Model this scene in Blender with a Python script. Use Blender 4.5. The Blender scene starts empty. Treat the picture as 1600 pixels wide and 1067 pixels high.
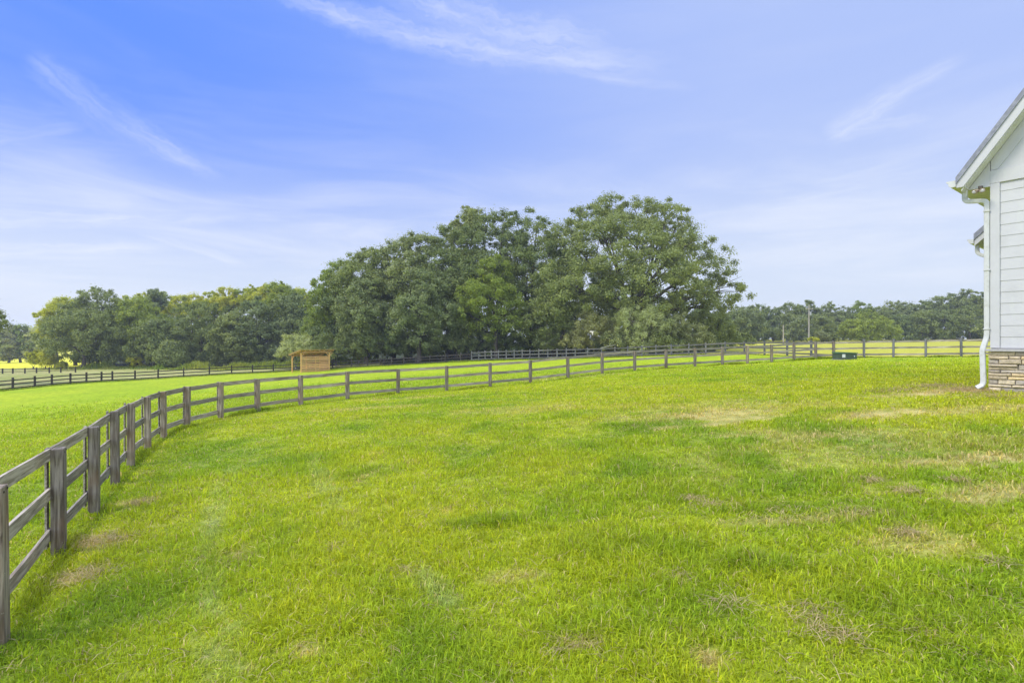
import bpy, bmesh, math, random
import numpy as np
from mathutils import Vector, Matrix
R = math.radians
random.seed(7)
rng = np.random.default_rng(11)
scene = bpy.context.scene
col = scene.collection

# ------------------------------------------------------------------ camera
CAMZ = 2.1
cd = bpy.data.cameras.new('camera'); cd.sensor_width = 36; cd.lens = 18
cd.clip_start = 0.05; cd.clip_end = 6000
cam = bpy.data.objects.new('camera', cd); col.objects.link(cam)
cam.location = (0, 0, CAMZ); cam.rotation_euler = (R(90), 0, 0)
scene.camera = cam

# ------------------------------------------------------------------ sun
SUN_EL, SUN_AZ = 50, -104            # azimuth: 0 = straight ahead (+Y), negative = left
sd = bpy.data.lights.new('sun', 'SUN'); sd.energy = 2.7; sd.angle = R(22); sd.color = (1, .95, .84)
sun = bpy.data.objects.new('sun', sd); col.objects.link(sun)
sv = Vector((math.cos(R(SUN_EL))*math.sin(R(SUN_AZ)), math.cos(R(SUN_EL))*math.cos(R(SUN_AZ)), math.sin(R(SUN_EL))))
sun.rotation_euler = sv.to_track_quat('Z', 'Y').to_euler(); sun.location = sv*200

# ------------------------------------------------------------------ exposure
scene.view_settings.view_transform = 'Standard'; scene.view_settings.look = 'None'
scene.view_settings.exposure = 0.3; scene.view_settings.gamma = 1
scene.view_settings.use_curve_mapping = False

# ------------------------------------------------------------------ sky
world = bpy.data.worlds.new('World'); scene.world = world; world.use_nodes = True
NT = world.node_tree; NT.nodes.clear()
class NB:
    """tiny node expression builder"""
    def __init__(s, nt): s.nt = nt
    def n(s, t, **k):
        nd = s.nt.nodes.new(t)
        for a, v in k.items(): setattr(nd, a, v)
        return nd
    def put(s, sock, v):
        if isinstance(v, bpy.types.NodeSocket): s.nt.links.new(v, sock)
        else:
            try: sock.default_value = v
            except Exception: sock.default_value = (*v, 1)
    def m(s, op, a, b=None, c=None, clamp=False):
        nd = s.n('ShaderNodeMath', operation=op, use_clamp=clamp)
        s.put(nd.inputs[0], a)
        if b is not None: s.put(nd.inputs[1], b)
        if c is not None: s.put(nd.inputs[2], c)
        return nd.outputs[0]
    def mr(s, v, a, b, c=0., d=1., kind='SMOOTHSTEP'):
        nd = s.n('ShaderNodeMapRange', interpolation_type=kind)
        for i, x in enumerate((v, a, b, c, d)): s.put(nd.inputs[i], x)
        return nd.outputs[0]
    def noise(s, vec, scale, detail=4., rough=.5, dist=0.):
        nd = s.n('ShaderNodeTexNoise')
        if vec is not None: s.put(nd.inputs['Vector'], vec)
        s.put(nd.inputs['Scale'], scale); s.put(nd.inputs['Detail'], detail)
        s.put(nd.inputs['Roughness'], rough); s.put(nd.inputs['Distortion'], dist)
        return nd.outputs[0]
    def xyz(s, x, y, z=0.):
        nd = s.n('ShaderNodeCombineXYZ')
        s.put(nd.inputs[0], x); s.put(nd.inputs[1], y); s.put(nd.inputs[2], z)
        return nd.outputs[0]
    def sep(s, v):
        nd = s.n('ShaderNodeSeparateXYZ'); s.put(nd.inputs[0], v); return nd.outputs
    def mix(s, f, a, b, blend='MIX'):
        nd = s.n('ShaderNodeMix', data_type='RGBA', blend_type=blend)
        s.put(nd.inputs[0], f)
        for sk, v in ((nd.inputs[6], a), (nd.inputs[7], b)):
            if isinstance(v, bpy.types.NodeSocket): s.nt.links.new(v, sk)
            else: sk.default_value = (v[0], v[1], v[2], 1)
        return nd.outputs[2]
    def mapping(s, vec, scale, rot=(0, 0, 0)):
        nd = s.n('ShaderNodeMapping'); s.put(nd.inputs[0], vec)
        nd.inputs['Scale'].default_value = scale; nd.inputs['Rotation'].default_value = rot
        return nd.outputs[0]

b = NB(NT)
tc = b.n('ShaderNodeTexCoord'); dv = tc.outputs['Generated']
dx, dy, dz = b.sep(dv)
az = b.m('ARCTAN2', dx, dy); el = b.m('ARCSINE', dz)
azd = b.m('MULTIPLY', az, 57.2958); eld = b.m('MULTIPLY', el, 57.2958)
sky = b.n('ShaderNodeTexSky', sky_type='NISHITA', sun_disc=False)
sky.sun_elevation = R(SUN_EL); sky.sun_rotation = R(SUN_AZ); sky.altitude = 200
sky.air_density = 1.0; sky.dust_density = 1.5; sky.ozone_density = 2.0
nish = b.mix(1.0, sky.outputs[0], (.10, .10, .10), 'MULTIPLY')
g1 = b.mr(eld, 0., 26., 0.03, 1.0, 'SMOOTHERSTEP')
h1 = b.mr(azd, -42., 32., 1.0, .47, 'SMOOTHSTEP')
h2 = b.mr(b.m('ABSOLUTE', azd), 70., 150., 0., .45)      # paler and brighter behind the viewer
s_ = b.m('SUBTRACT', b.m('MULTIPLY', g1, h1), h2, clamp=True)
skyc = b.mix(s_, (.74, .82, .955), (.12, .295, 1.0))
skyc = b.mix(.10, skyc, nish)
# cirrus: streaks stretched along the wind, given by direction in the sky
wv = b.xyz(b.m('MULTIPLY', azd, .05), b.m('MULTIPLY', eld, .05))
warp1 = b.m('MULTIPLY', b.m('SUBTRACT', b.noise(wv, 1.7, 3., .55), .5), 7.)
warp2 = b.m('MULTIPLY', b.m('SUBTRACT', b.noise(b.xyz(b.m('ADD', b.m('MULTIPLY', azd, .05), 9.3), b.m('MULTIPLY', eld, .05)), 1.9, 3., .55), .5), 5.)
fine = b.m('MULTIPLY', b.m('SUBTRACT', b.noise(b.xyz(b.m('MULTIPLY', azd, .2), b.m('MULTIPLY', eld, .35)), 3., 5., .6), .5), 1.6)
def P(px, py):
    x, z = (px-800)/800, (533.5-py)/800
    return math.degrees(math.atan(x)), math.degrees(math.atan2(z, math.hypot(1, x)))
cloud = None
def wisp(A, B, w0, w1, amp, warp=1., ends=(.15, .3)):
    global cloud
    a, c = P(*A), P(*B)
    L = math.hypot(c[0]-a[0], c[1]-a[1]); ux, uy = (c[0]-a[0])/L, (c[1]-a[1])/L
    X = b.m('SUBTRACT', b.m('MULTIPLY_ADD', warp1, warp*.35, azd), a[0])
    Y = b.m('SUBTRACT', b.m('MULTIPLY_ADD', warp2, warp*.35, eld), a[1])
    t = b.m('DIVIDE', b.m('ADD', b.m('MULTIPLY', X, ux), b.m('MULTIPLY', Y, uy)), L)
    d = b.m('ADD', b.m('MULTIPLY', X, -uy), b.m('MULTIPLY', Y, ux))
    d = b.m('MULTIPLY_ADD', fine, .35*max(w0, w1), d)
    w = b.mr(t, 0., 1., w0, w1, 'LINEAR')
    k = b.m('DIVIDE', b.m('ABSOLUTE', d), w)
    mask = b.mr(k, 0., 1., 1., 0.)
    mask = b.m('MULTIPLY', mask, b.mr(t, 0., ends[0], 0., 1.))
    mask = b.m('MULTIPLY', mask, b.mr(t, 1.-ends[1], 1., 1., 0.))
    # fibres along the streak
    fib = b.noise(b.xyz(b.m('MULTIPLY', t, L*.10), b.m('MULTIPLY', d, 1.1)), 1.6, 5., .6, .4)
    mask = b.m('MULTIPLY', mask, b.mr(fib, .25, .72, .25, 1.))
    mask = b.m('MULTIPLY', mask, amp)
    cloud = mask if cloud is None else b.m('MAXIMUM', cloud, mask)
wisp((20, 70), (215, 215), 1.6, 2.8, .27, .7, (.25, .4))
wisp((120, 145), (375, 295), 2.8, .8, .33, .6, (.4, .45))
wisp((140, 170), (330, 275), 1.3, .6, .2, .6, (.35, .4))
wisp((-60, 222), (150, 195), .9, .9, .26, .4)
wisp((380, -30), (880, 85), 1.2, 3.0, .40, .8, (.2, .3))
wisp((560, -40), (1000, 80), 2.4, 3.2, .36, 1., (.2, .3))
wisp((640, 45), (1110, 100), 1.6, 2.4, .42, .7, (.25, .45))
wisp((820, 98), (1120, 135), .7, .9, .25, .5, (.3, .4))
wisp((1275, 222), (1440, 128), 2.2, 1.6, .42, .8, (.25, .35))
wisp((1360, 165), (1530, 80), 1.2, 1.0, .36, .6, (.25, .4))
wisp((1270, 205), (1500, 182), 1.5, .8, .30, .6, (.2, .4))
wisp((-80, 395), (340, 382), 1.6, .8, .5, .5, (.1, .4))
wisp((-80, 340), (480, 330), 1.8, 1.5, .45, .8, (.1, .5))
wisp((190, 355), (410, 420), .7, .9, .5, .5, (.3, .4))
wisp((-80, 290), (330, 300), 3.0, 2.0, .30, .8, (.1, .5))
wisp((700, 250), (1180, 330), 2.6, 2.8, .16, 1.2, (.3, .4))
# general thin veil, low over the horizon and overhead
pl = b.xyz(b.m('MULTIPLY', azd, .02), b.m('MULTIPLY', eld, .12))
veil = b.mr(b.noise(pl, 2.2, 6., .6, .6), .36, .78, 0., .55)
veil = b.m('MULTIPLY', veil, b.mr(eld, 8., 24., 1., .12))
cloud = b.m('MAXIMUM', cloud, veil)
skyc = b.mix(cloud, skyc, (.90, .93, 1.0))
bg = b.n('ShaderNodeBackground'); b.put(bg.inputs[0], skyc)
b.put(bg.inputs[1], b.m('ADD', b.m('MULTIPLY_ADD', h2, 2.4, .865), b.mr(eld, 36., 75., 0., .6)))  # extra sky strength behind the viewer and overhead, added as fill light
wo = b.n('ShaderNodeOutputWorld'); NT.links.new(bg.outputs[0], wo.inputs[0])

# ------------------------------------------------------------------ helpers
def W(px, py, Y): return ((px-800)/800*Y, Y, CAMZ-(py-533.5)/800*Y)
def setmat(me, m):
    me.materials.append(m)
def mesh_np(name, V, F, smooth=False):
    V = np.asarray(V, dtype=np.float32); F = np.asarray(F, dtype=np.int32)
    me = bpy.data.meshes.new(name)
    me.vertices.add(len(V)); me.vertices.foreach_set('co', V.ravel())
    k = F.shape[1]
    me.loops.add(F.size); me.loops.foreach_set('vertex_index', F.ravel())
    me.polygons.add(len(F)); me.polygons.foreach_set('loop_start', np.arange(0, F.size, k, dtype=np.int32))
    me.polygons.foreach_set('loop_total', np.full(len(F), k, dtype=np.int32))
    me.polygons.foreach_set('use_smooth', np.full(len(F), smooth))
    me.update(calc_edges=True)
    return me
def vcol(me, name, C):
    a = me.color_attributes.new(name, 'FLOAT_COLOR', 'POINT')
    if C.shape[1] == 3: C = np.hstack([C, np.ones((len(C), 1))])
    a.data.foreach_set('color', C.astype(np.float32).ravel())
def link(name, me, m=None, parent=None, loc=None, mw=None):
    o = bpy.data.objects.new(name, me); col.objects.link(o)
    if m is not None and me is not None and not me.materials: me.materials.append(m)
    if parent: o.parent = parent
    if mw is not None: o.matrix_local = mw
    if loc is not None: o.location = loc
    return o
def empty(name, loc, rz=0.):
    o = bpy.data.objects.new(name, None); col.objects.link(o); o.location = loc
    o.rotation_euler = (0, 0, rz); o.empty_display_size = .3
    return o
def tag(o, label=None, cat=None, group=None, kind=None):
    if label: o['label'] = label
    if cat: o['category'] = cat
    if group: o['group'] = group
    if kind: o['kind'] = kind
    return o
class MB:
    def __init__(s): s.v = []; s.f = []
    def add(s, V, F):
        n = len(s.v); s.v += [tuple(p) for p in V]; s.f += [tuple(i+n for i in f) for f in F]; return s
    def box(s, lo, hi, M=None):
        V = [Vector((x, y, z)) for z in (lo[2], hi[2]) for y in (lo[1], hi[1]) for x in (lo[0], hi[0])]
        if M is not None: V = [M @ p for p in V]
        return s.add(V, [(0, 2, 3, 1), (4, 5, 7, 6), (0, 1, 5, 4), (1, 3, 7, 5), (3, 2, 6, 7), (2, 0, 4, 6)])
    def prism(s, pts, d):
        """polygon pts (3-D, planar) extruded by vector d"""
        n = len(pts); d = Vector(d); V = [Vector(p) for p in pts]; V += [p+d for p in V]
        return s.add(V, [tuple(range(n))[::-1], tuple(range(n, 2*n))]+[(i, (i+1) % n, (i+1) % n+n, i+n) for i in range(n)])
    def tube(s, pts, rad, n=8, caps=True, sq=None):
        pts = [Vector(p) for p in pts]; m = len(pts)
        if not hasattr(rad, '__len__'): rad = [rad]*m
        up = Vector((0, 0, 1)); rings = []; prev = None
        for i, p in enumerate(pts):
            t = (pts[min(i+1, m-1)]-pts[max(i-1, 0)]).normalized()
            a = prev if prev is not None else (up.cross(t) if abs(t.z) < .95 else Vector((1, 0, 0)))
            a = (a-t*a.dot(t)).normalized(); c = t.cross(a); prev = a
            ring = []
            for k in range(n):
                th = 2*math.pi*(k+.5)/n
                ca, sa = math.cos(th), math.sin(th)
                if sq: ca = math.copysign(abs(ca)**sq[2], ca)*sq[0]; sa = math.copysign(abs(sa)**sq[2], sa)*sq[1]
                ring.append(p+(a*ca+c*sa)*rad[i])
            rings.append(ring)
        V = [q for r in rings for q in r]
        F = [(i*n+k, i*n+(k+1) % n, (i+1)*n+(k+1) % n, (i+1)*n+k) for i in range(m-1) for k in range(n)]
        if caps: F += [tuple(range(n))[::-1], tuple((m-1)*n+k for k in range(n))]
        return s.add(V, F)
    def ell(s, c, r, nu=10, nv=6, M=None):
        V = []; F = []
        for j in range(nv+1):
            ph = math.pi*j/nv
            for i in range(nu):
                th = 2*math.pi*i/nu
                p = Vector((c[0]+r[0]*math.sin(ph)*math.cos(th), c[1]+r[1]*math.sin(ph)*math.sin(th), c[2]+r[2]*math.cos(ph)))
                V.append(M @ p if M else p)
        for j in range(nv):
            for i in range(nu): F.append((j*nu+i, (j+1)*nu+i, (j+1)*nu+(i+1) % nu, j*nu+(i+1) % nu))
        return s.add(V, F)
    def build(s, name, m, parent=None, loc=None, smooth=False, mw=None, bevel=0.):
        me = bpy.data.meshes.new(name); me.from_pydata(s.v, [], s.f); me.validate(); me.update()
        bm = bmesh.new(); bm.from_mesh(me); bmesh.ops.recalc_face_normals(bm, faces=bm.faces)
        if bevel: bmesh.ops.bevel(bm, geom=bm.edges[:], offset=bevel, segments=1, affect='EDGES')
        bm.to_mesh(me); bm.free()
        if smooth: me.polygons.foreach_set('use_smooth', [True]*len(me.polygons))
        return link(name, me, m, parent, loc, mw)

def new_mat(name):
    m = bpy.data.materials.new(name); m.use_nodes = True; m.node_tree.nodes.clear()
    return m, NB(m.node_tree)
def finish(m, nb, colr, rough=.7, bump=None, bd=.01, bs=.5, metallic=0., spec=.3, transl=None):
    p = nb.n('ShaderNodeBsdfPrincipled')
    nb.put(p.inputs['Base Color'], colr if isinstance(colr, bpy.types.NodeSocket) else (*colr, 1))
    nb.put(p.inputs['Roughness'], rough); nb.put(p.inputs['Metallic'], metallic)
    nb.put(p.inputs['Specular IOR Level'], spec)
    if bump is not None:
        bn = nb.n('ShaderNodeBump'); nb.put(bn.inputs['Height'], bump)
        bn.inputs['Distance'].default_value = bd; bn.inputs['Strength'].default_value = bs
        m.node_tree.links.new(bn.outputs[0], p.inputs['Normal'])
    out = p.outputs[0]
    if transl:
        t = nb.n('ShaderNodeBsdfTranslucent'); nb.put(t.inputs[0], transl[1])
        mx = nb.n('ShaderNodeMixShader'); mx.inputs[0].default_value = transl[0]
        m.node_tree.links.new(out, mx.inputs[1]); m.node_tree.links.new(t.outputs[0], mx.inputs[2]); out = mx.outputs[0]
    o = nb.n('ShaderNodeOutputMaterial'); m.node_tree.links.new(out, o.inputs[0])
    return m
def objco(nb): return nb.n('ShaderNodeTexCoord').outputs['Object']
def orand(nb): return nb.n('ShaderNodeObjectInfo').outputs['Random']

def wood(name, c1, c2, c3, scale, brown=.5):
    m, n = new_mat(name); co = objco(n); r = orand(n)
    v = n.n('ShaderNodeVectorMath', operation='ADD'); n.put(v.inputs[0], co)
    n.put(v.inputs[1], n.xyz(n.m('MULTIPLY', r, 37.), n.m('MULTIPLY', r, 91.), n.m('MULTIPLY', r, 53.)))
    vv = v.outputs[0]
    g = n.noise(n.mapping(vv, scale), 1., 6., .62, .5)
    big = n.noise(vv, 1.7, 4., .6)
    c = n.mix(n.mr(g, .36, .64), c1, c2)
    c = n.mix(n.mr(big, .45, .75, 0., brown), c, c3)
    crack = n.noise(n.mapping(vv, tuple(k*2.2 for k in scale)), 1., 3., .7, .2)
    c = n.mix(n.mr(crack, .60, .70, 0., .7), c, tuple(k*.35 for k in c1))
    # pale lichen flecks
    c = n.mix(n.mr(n.noise(vv, 26., 3., .6), .66, .74, 0., .5), c, (.44, .43, .34))
    c = n.mix(1., c, n.mix(r, (.72, .73, .76), (1.22, 1.18, 1.12)), 'MULTIPLY')
    return finish(m, n, c, .85, g, .006, .8, spec=.15)
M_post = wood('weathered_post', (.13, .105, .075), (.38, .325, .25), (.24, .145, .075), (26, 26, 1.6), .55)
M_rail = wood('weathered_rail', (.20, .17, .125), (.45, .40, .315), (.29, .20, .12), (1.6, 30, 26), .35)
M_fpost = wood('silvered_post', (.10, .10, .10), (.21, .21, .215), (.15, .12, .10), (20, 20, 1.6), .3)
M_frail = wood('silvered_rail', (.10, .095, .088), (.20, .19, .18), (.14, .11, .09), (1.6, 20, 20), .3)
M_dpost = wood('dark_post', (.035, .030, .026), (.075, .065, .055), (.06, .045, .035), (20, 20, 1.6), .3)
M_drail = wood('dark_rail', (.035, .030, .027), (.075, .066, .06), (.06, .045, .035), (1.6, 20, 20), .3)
M_pine = wood('new_pine', (.50, .27, .11), (.66, .41, .19), (.58, .31, .13), (2, 24, 24), .3)
M_pinev = wood('new_pine_post', (.52, .30, .10), (.68, .44, .17), (.60, .33, .12), (24, 24, 2), .3)
def simple(name, c, rough=.5, metallic=0., var=.06, sc=3., spec=.3, bump=.0):
    m, n = new_mat(name); co = objco(n)
    v = n.noise(co, sc, 5., .6)
    c2 = n.mix(n.mr(v, .3, .7), tuple(k*(1-var) for k in c), tuple(min(1, k*(1+var)) for k in c))
    return finish(m, n, c2, rough, v if bump else None, .01, bump, metallic, spec)

# ------------------------------------------------------------------ terrain
H = 1.35
near = [(-5, 1012, 258), (92, 870, 172), (147, 801, 138), (180, 756, 113), (204.5, 729, 98), (231, 703, 84.5), (256, 684.5, 74),
        (293, 669, 65.5), (345, 654.5, 58), (403, 644, 53), (470, 634, 48), (543, 624, 44), (622, 617, 41), (698, 611, 39),
        (766, 604.5, 37.5), (829, 599, 36), (887.6, 591, 34.3), (941, 584, 32.8), (992, 579.5, 31.4), (1041, 576, 30.4),
        (1086, 573, 29.5), (1129, 570.5, 28.8), (1168, 568.2, 28.3), (1206, 566, 27.9), (1241, 563.5, 27.6), (1275, 561.3, 27.4),
        (1303, 560, 27.3)]
right = [(1303, 560, 27.3), (1350, 558.8, 27.6), (1396, 558.4, 28.2), (1446.5, 558.4, 29), (1502, 558, 29.9), (1562, 557.6, 30.8),
         (1628, 557.4, 31.8), (1700, 557, 32.8), (1780, 556.6, 34)]
back = [(1303, 560, 27.3), (1267.6, 557.5, 25), (1230, 556, 23.4), (1194.6, 554.8, 21.8), (1163, 554, 20.4), (1133, 553.7, 19.3),
        (1103, 553.9, 18.4), (1076, 554.8, 17.8), (1049, 555.5, 17.4), (1025, 556.3, 17.1), (1003, 557, 16.9), (981, 557.8, 16.7),
        (961, 558.6, 16.5), (940, 559.2, 16.35), (918, 559.8, 16.2), (899, 560.2, 16.05), (885, 560.6, 15.95), (870.5, 560.9, 15.85),
        (856, 561.2, 15.75), (842, 561.5, 15.65), (828, 561.8, 15.6), (816, 562.1, 15.55), (803.5, 562.4, 15.5), (791, 562.7, 15.45),
        (779, 563, 15.4), (768, 563.3, 15.35), (758, 563.6, 15.3), (748, 564, 15.3), (737, 564.4, 15.3)]
Hd = 1.2
dark = [(737, 564.4, 13.6), (720, 565.5, 13.5), (696, 566.8, 13.4), (672, 568, 13.3), (649.5, 569.2, 13.2), (631, 570.2, 13.1), (612, 571.2, 13.0),
        (594, 572.2, 12.9), (574, 573.3, 12.85), (549, 574.6, 12.8), (519.5, 576, 12.8), (489, 578, 12.8), (457.5, 580.5, 12.8), (427, 582, 12.9), (394.6, 583, 13.1),
        (362, 584.6, 13.3), (327, 587.2, 13.7), (287, 589.2, 14.0), (247, 591.5, 14.4), (211, 594.3, 14.9), (175.6, 595.8, 15.4),
        (158.5, 597, 15.7), (135, 598.7, 16.1), (110, 600, 16.5), (81, 602.5, 17.0), (54.5, 605.3, 17.5), (20, 609, 18.1),
        (-20, 613, 18.9), (-65, 617.5, 19.9)]
def pts(lst, h): return [W(px, by, 800*h/hp) for px, by, hp in lst]
near_p, right_p, back_p, dark_p = pts(near, H), pts(right, H), pts(back, H), pts(dark, Hd)
HC = (748/800*13.0, 13.0)                         # house corner
ctrl = near_p + right_p[1:] + back_p[1::2] + dark_p[1::2]
ctrl += [(HC[0], HC[1], CAMZ-1.25), (HC[0]+.6*4, HC[1]-.8*4, CAMZ-1.2), (HC[0]+8, HC[1]+6, CAMZ-1.0), (0, 0, 0), (3, 3, .12), (9, 4, .55), (14, 22, CAMZ-1.35),
         (-4, -6, -.6), (8, -8, .3), (-14, 0, -1.1), (-20, 12, -1.7), (-30, 30, CAMZ-4.3), (20, -30, .5), (-25, -30, -2)]
for px, py, Y in [(0, 577.5, 100), (115, 576, 100), (0, 568, 165), (60, 569, 150), (250, 573, 104), (380, 574, 100), (480, 573, 96), (-300, 580, 120),
                  (560, 564, 86), (700, 559, 86), (850, 556, 84), (1000, 553.5, 82), (1100, 549, 85), (1200, 536, 140), (1300, 534, 145), (1400, 535, 130),
                  (1500, 538, 110), (1650, 540, 100), (1900, 545, 90), (1350, 545, 70), (600, 550, 150), (900, 545, 150),
                  (1350, 530, 220), (1100, 531, 220), (200, 560, 230), (0, 560, 260), (-300, 565, 260), (1800, 530, 220), (2600, 530, 260)]:
    ctrl.append(W(px, py, Y))
for k in range(16):
    a = 2*math.pi*k/16; ctrl.append((500*math.sin(a), 500*math.cos(a), -4+5*math.sin(a)))
ctrl = np.array(ctrl, dtype=float)
def tps_U(d2): return .5*d2*np.log(d2+1e-9)
_xy = ctrl[:, :2]/100.
_d2 = ((_xy[:, None]-_xy[None])**2).sum(-1)
_n = len(_xy); _A = np.zeros((_n+3, _n+3)); _A[:_n, :_n] = tps_U(_d2)+np.eye(_n)*2e-4
_A[:_n, _n] = 1; _A[:_n, _n+1:] = _xy; _A[_n, :_n] = 1; _A[_n+1:, :_n] = _xy.T
_w = np.linalg.solve(_A, np.concatenate([ctrl[:, 2], [0, 0, 0]]))
def terr(x, y):
    x = np.atleast_1d(np.asarray(x, float)); y = np.atleast_1d(np.asarray(y, float))
    r = np.hypot(x, y); s = np.minimum(1, 500/np.maximum(r, 1e-6)); X = x*s/100; Y = y*s/100
    out = np.empty(len(X))
    for i in range(0, len(X), 60000):
        a, c = X[i:i+60000], Y[i:i+60000]
        d2 = (a[:, None]-_xy[None, :, 0])**2+(c[:, None]-_xy[None, :, 1])**2
        out[i:i+60000] = tps_U(d2) @ _w[:_n]+_w[_n]+_w[_n+1]*a+_w[_n+2]*c
    return out
def gz(x, y): return float(terr(x, y)[0])
def ground_at(px, py):
    Y = 1.2
    while Y < 400:
        x, y, z = W(px, py, Y)
        if z < gz(x, y): return x, y
        Y *= 1.01
    return x, y

# value noise in numpy
def vnoise(x, y, s, seed=0):
    x = x/s+seed*17.3; y = y/s+seed*31.7
    xi = np.floor(x).astype(np.int64); yi = np.floor(y).astype(np.int64)
    fx = x-xi; fy = y-yi; fx = fx*fx*(3-2*fx); fy = fy*fy*(3-2*fy)
    def h(a, c):
        v = (a*374761393+c*668265263+seed*1442695) & 0xffffffff
        v = ((v ^ (v >> 13))*1274126177) & 0xffffffff
        return ((v ^ (v >> 16)) & 0xffff)/65535.
    return (h(xi, yi)*(1-fx)+h(xi+1, yi)*fx)*(1-fy)+(h(xi, yi+1)*(1-fx)+h(xi+1, yi+1)*fx)*fy
def fbm(x, y, s, seed=0, o=4):
    v = 0; a = 1; t = 0
    for k in range(o): v = v+a*vnoise(x, y, s/2**k, seed+k*5); t += a; a *= .55
    return v/t
def sstep(v, a, c):
    t = np.clip((v-a)/(c-a), 0, 1); return t*t*(3-2*t)
def in_poly(x, y, poly):
    r = np.zeros(len(x), bool); n = len(poly)
    for i in range(n):
        x0, y0 = poly[i][0], poly[i][1]; x1, y1 = poly[(i+1) % n][0], poly[(i+1) % n][1]
        if y0 == y1: continue
        c = ((y0 > y) != (y1 > y)) & (x < (x1-x0)*(y-y0)/(y1-y0)+x0)
        r ^= c
    return r
inner_poly = [p[:2] for p in dark_p[::-1]]+[p[:2] for p in back_p[::-1]][1:]+[p[:2] for p in right_p[1:]]+[(60, -60), (-120, -60)]
lawn_poly = [p[:2] for p in near_p]+[p[:2] for p in right_p[1:]]+[(60, -60), (-4, -60)]
# bare or dry places of the lawn: (px, py, rx m, ry m, strength)
dry_px = [(1105, 650, 1.7, .7, .7), (1060, 668, 1.0, .4, .8), (1180, 652, 1.0, .5, .7), (1370, 648, 1.2, .6, .8), (1290, 682, 1.7, .6, .5), (1520, 720, 1.1, .35, .75),
          (1565, 775, .5, .3, .7), (1440, 853, .4, .25, .4), (1100, 1022, .12, .12, .7), (910, 1010, .16, .06, .35), (150, 850, .22, .18, .45),
          (130, 900, .2, .18, .45), (1250, 815, .8, .12, .4), (1160, 680, 1.2, .4, .4), (1500, 612, 1.8, .35, .85), (1400, 617, 1.2, .25, .55), (1560, 640, 1.6, .4, .45),
          (820, 640, 2, 1, .25), (560, 640, 2.5, .6, .35), (870, 592, 3.5, .6, .55), (640, 622, 2.5, .5, .4), (950, 586, 2.5, .4, .4), (215, 785, .3, .2, .5),
          (1125, 640, 2.5, 1.6, .3), (370, 870, .3, .2, .4), (505, 770, .3, 1.4, .0), (800, 905, .3, .15, .3), (1420, 700, 3., 1.1, .25)]
dry = [(*ground_at(a, c), rx, ry, s) for a, c, rx, ry, s in dry_px]
# pale, bluish worn strips (old mower tracks)
tracks = [[ground_at(*q) for q in T_] for T_ in ([(488, 715), (505, 755), (528, 800), (565, 832)], [(640, 900), (700, 945)], [(360, 735), (335, 800), (325, 880), (325, 950), (345, 1010), (352, 1090)])]
def track_mask(x, y, nz):
    out = np.zeros(len(x))
    for T_ in tracks:
        for (x0, y0), (x1, y1) in zip(T_[:-1], T_[1:]):
            L2 = (x1-x0)**2+(y1-y0)**2; t = np.clip(((x-x0)*(x1-x0)+(y-y0)*(y1-y0))/L2, 0, 1)
            d = np.hypot(x-x0-t*(x1-x0), y-y0-t*(y1-y0)); out = np.maximum(out, sstep(.20-d+(nz-.5)*.25, -.02, .14))
    return out
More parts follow.
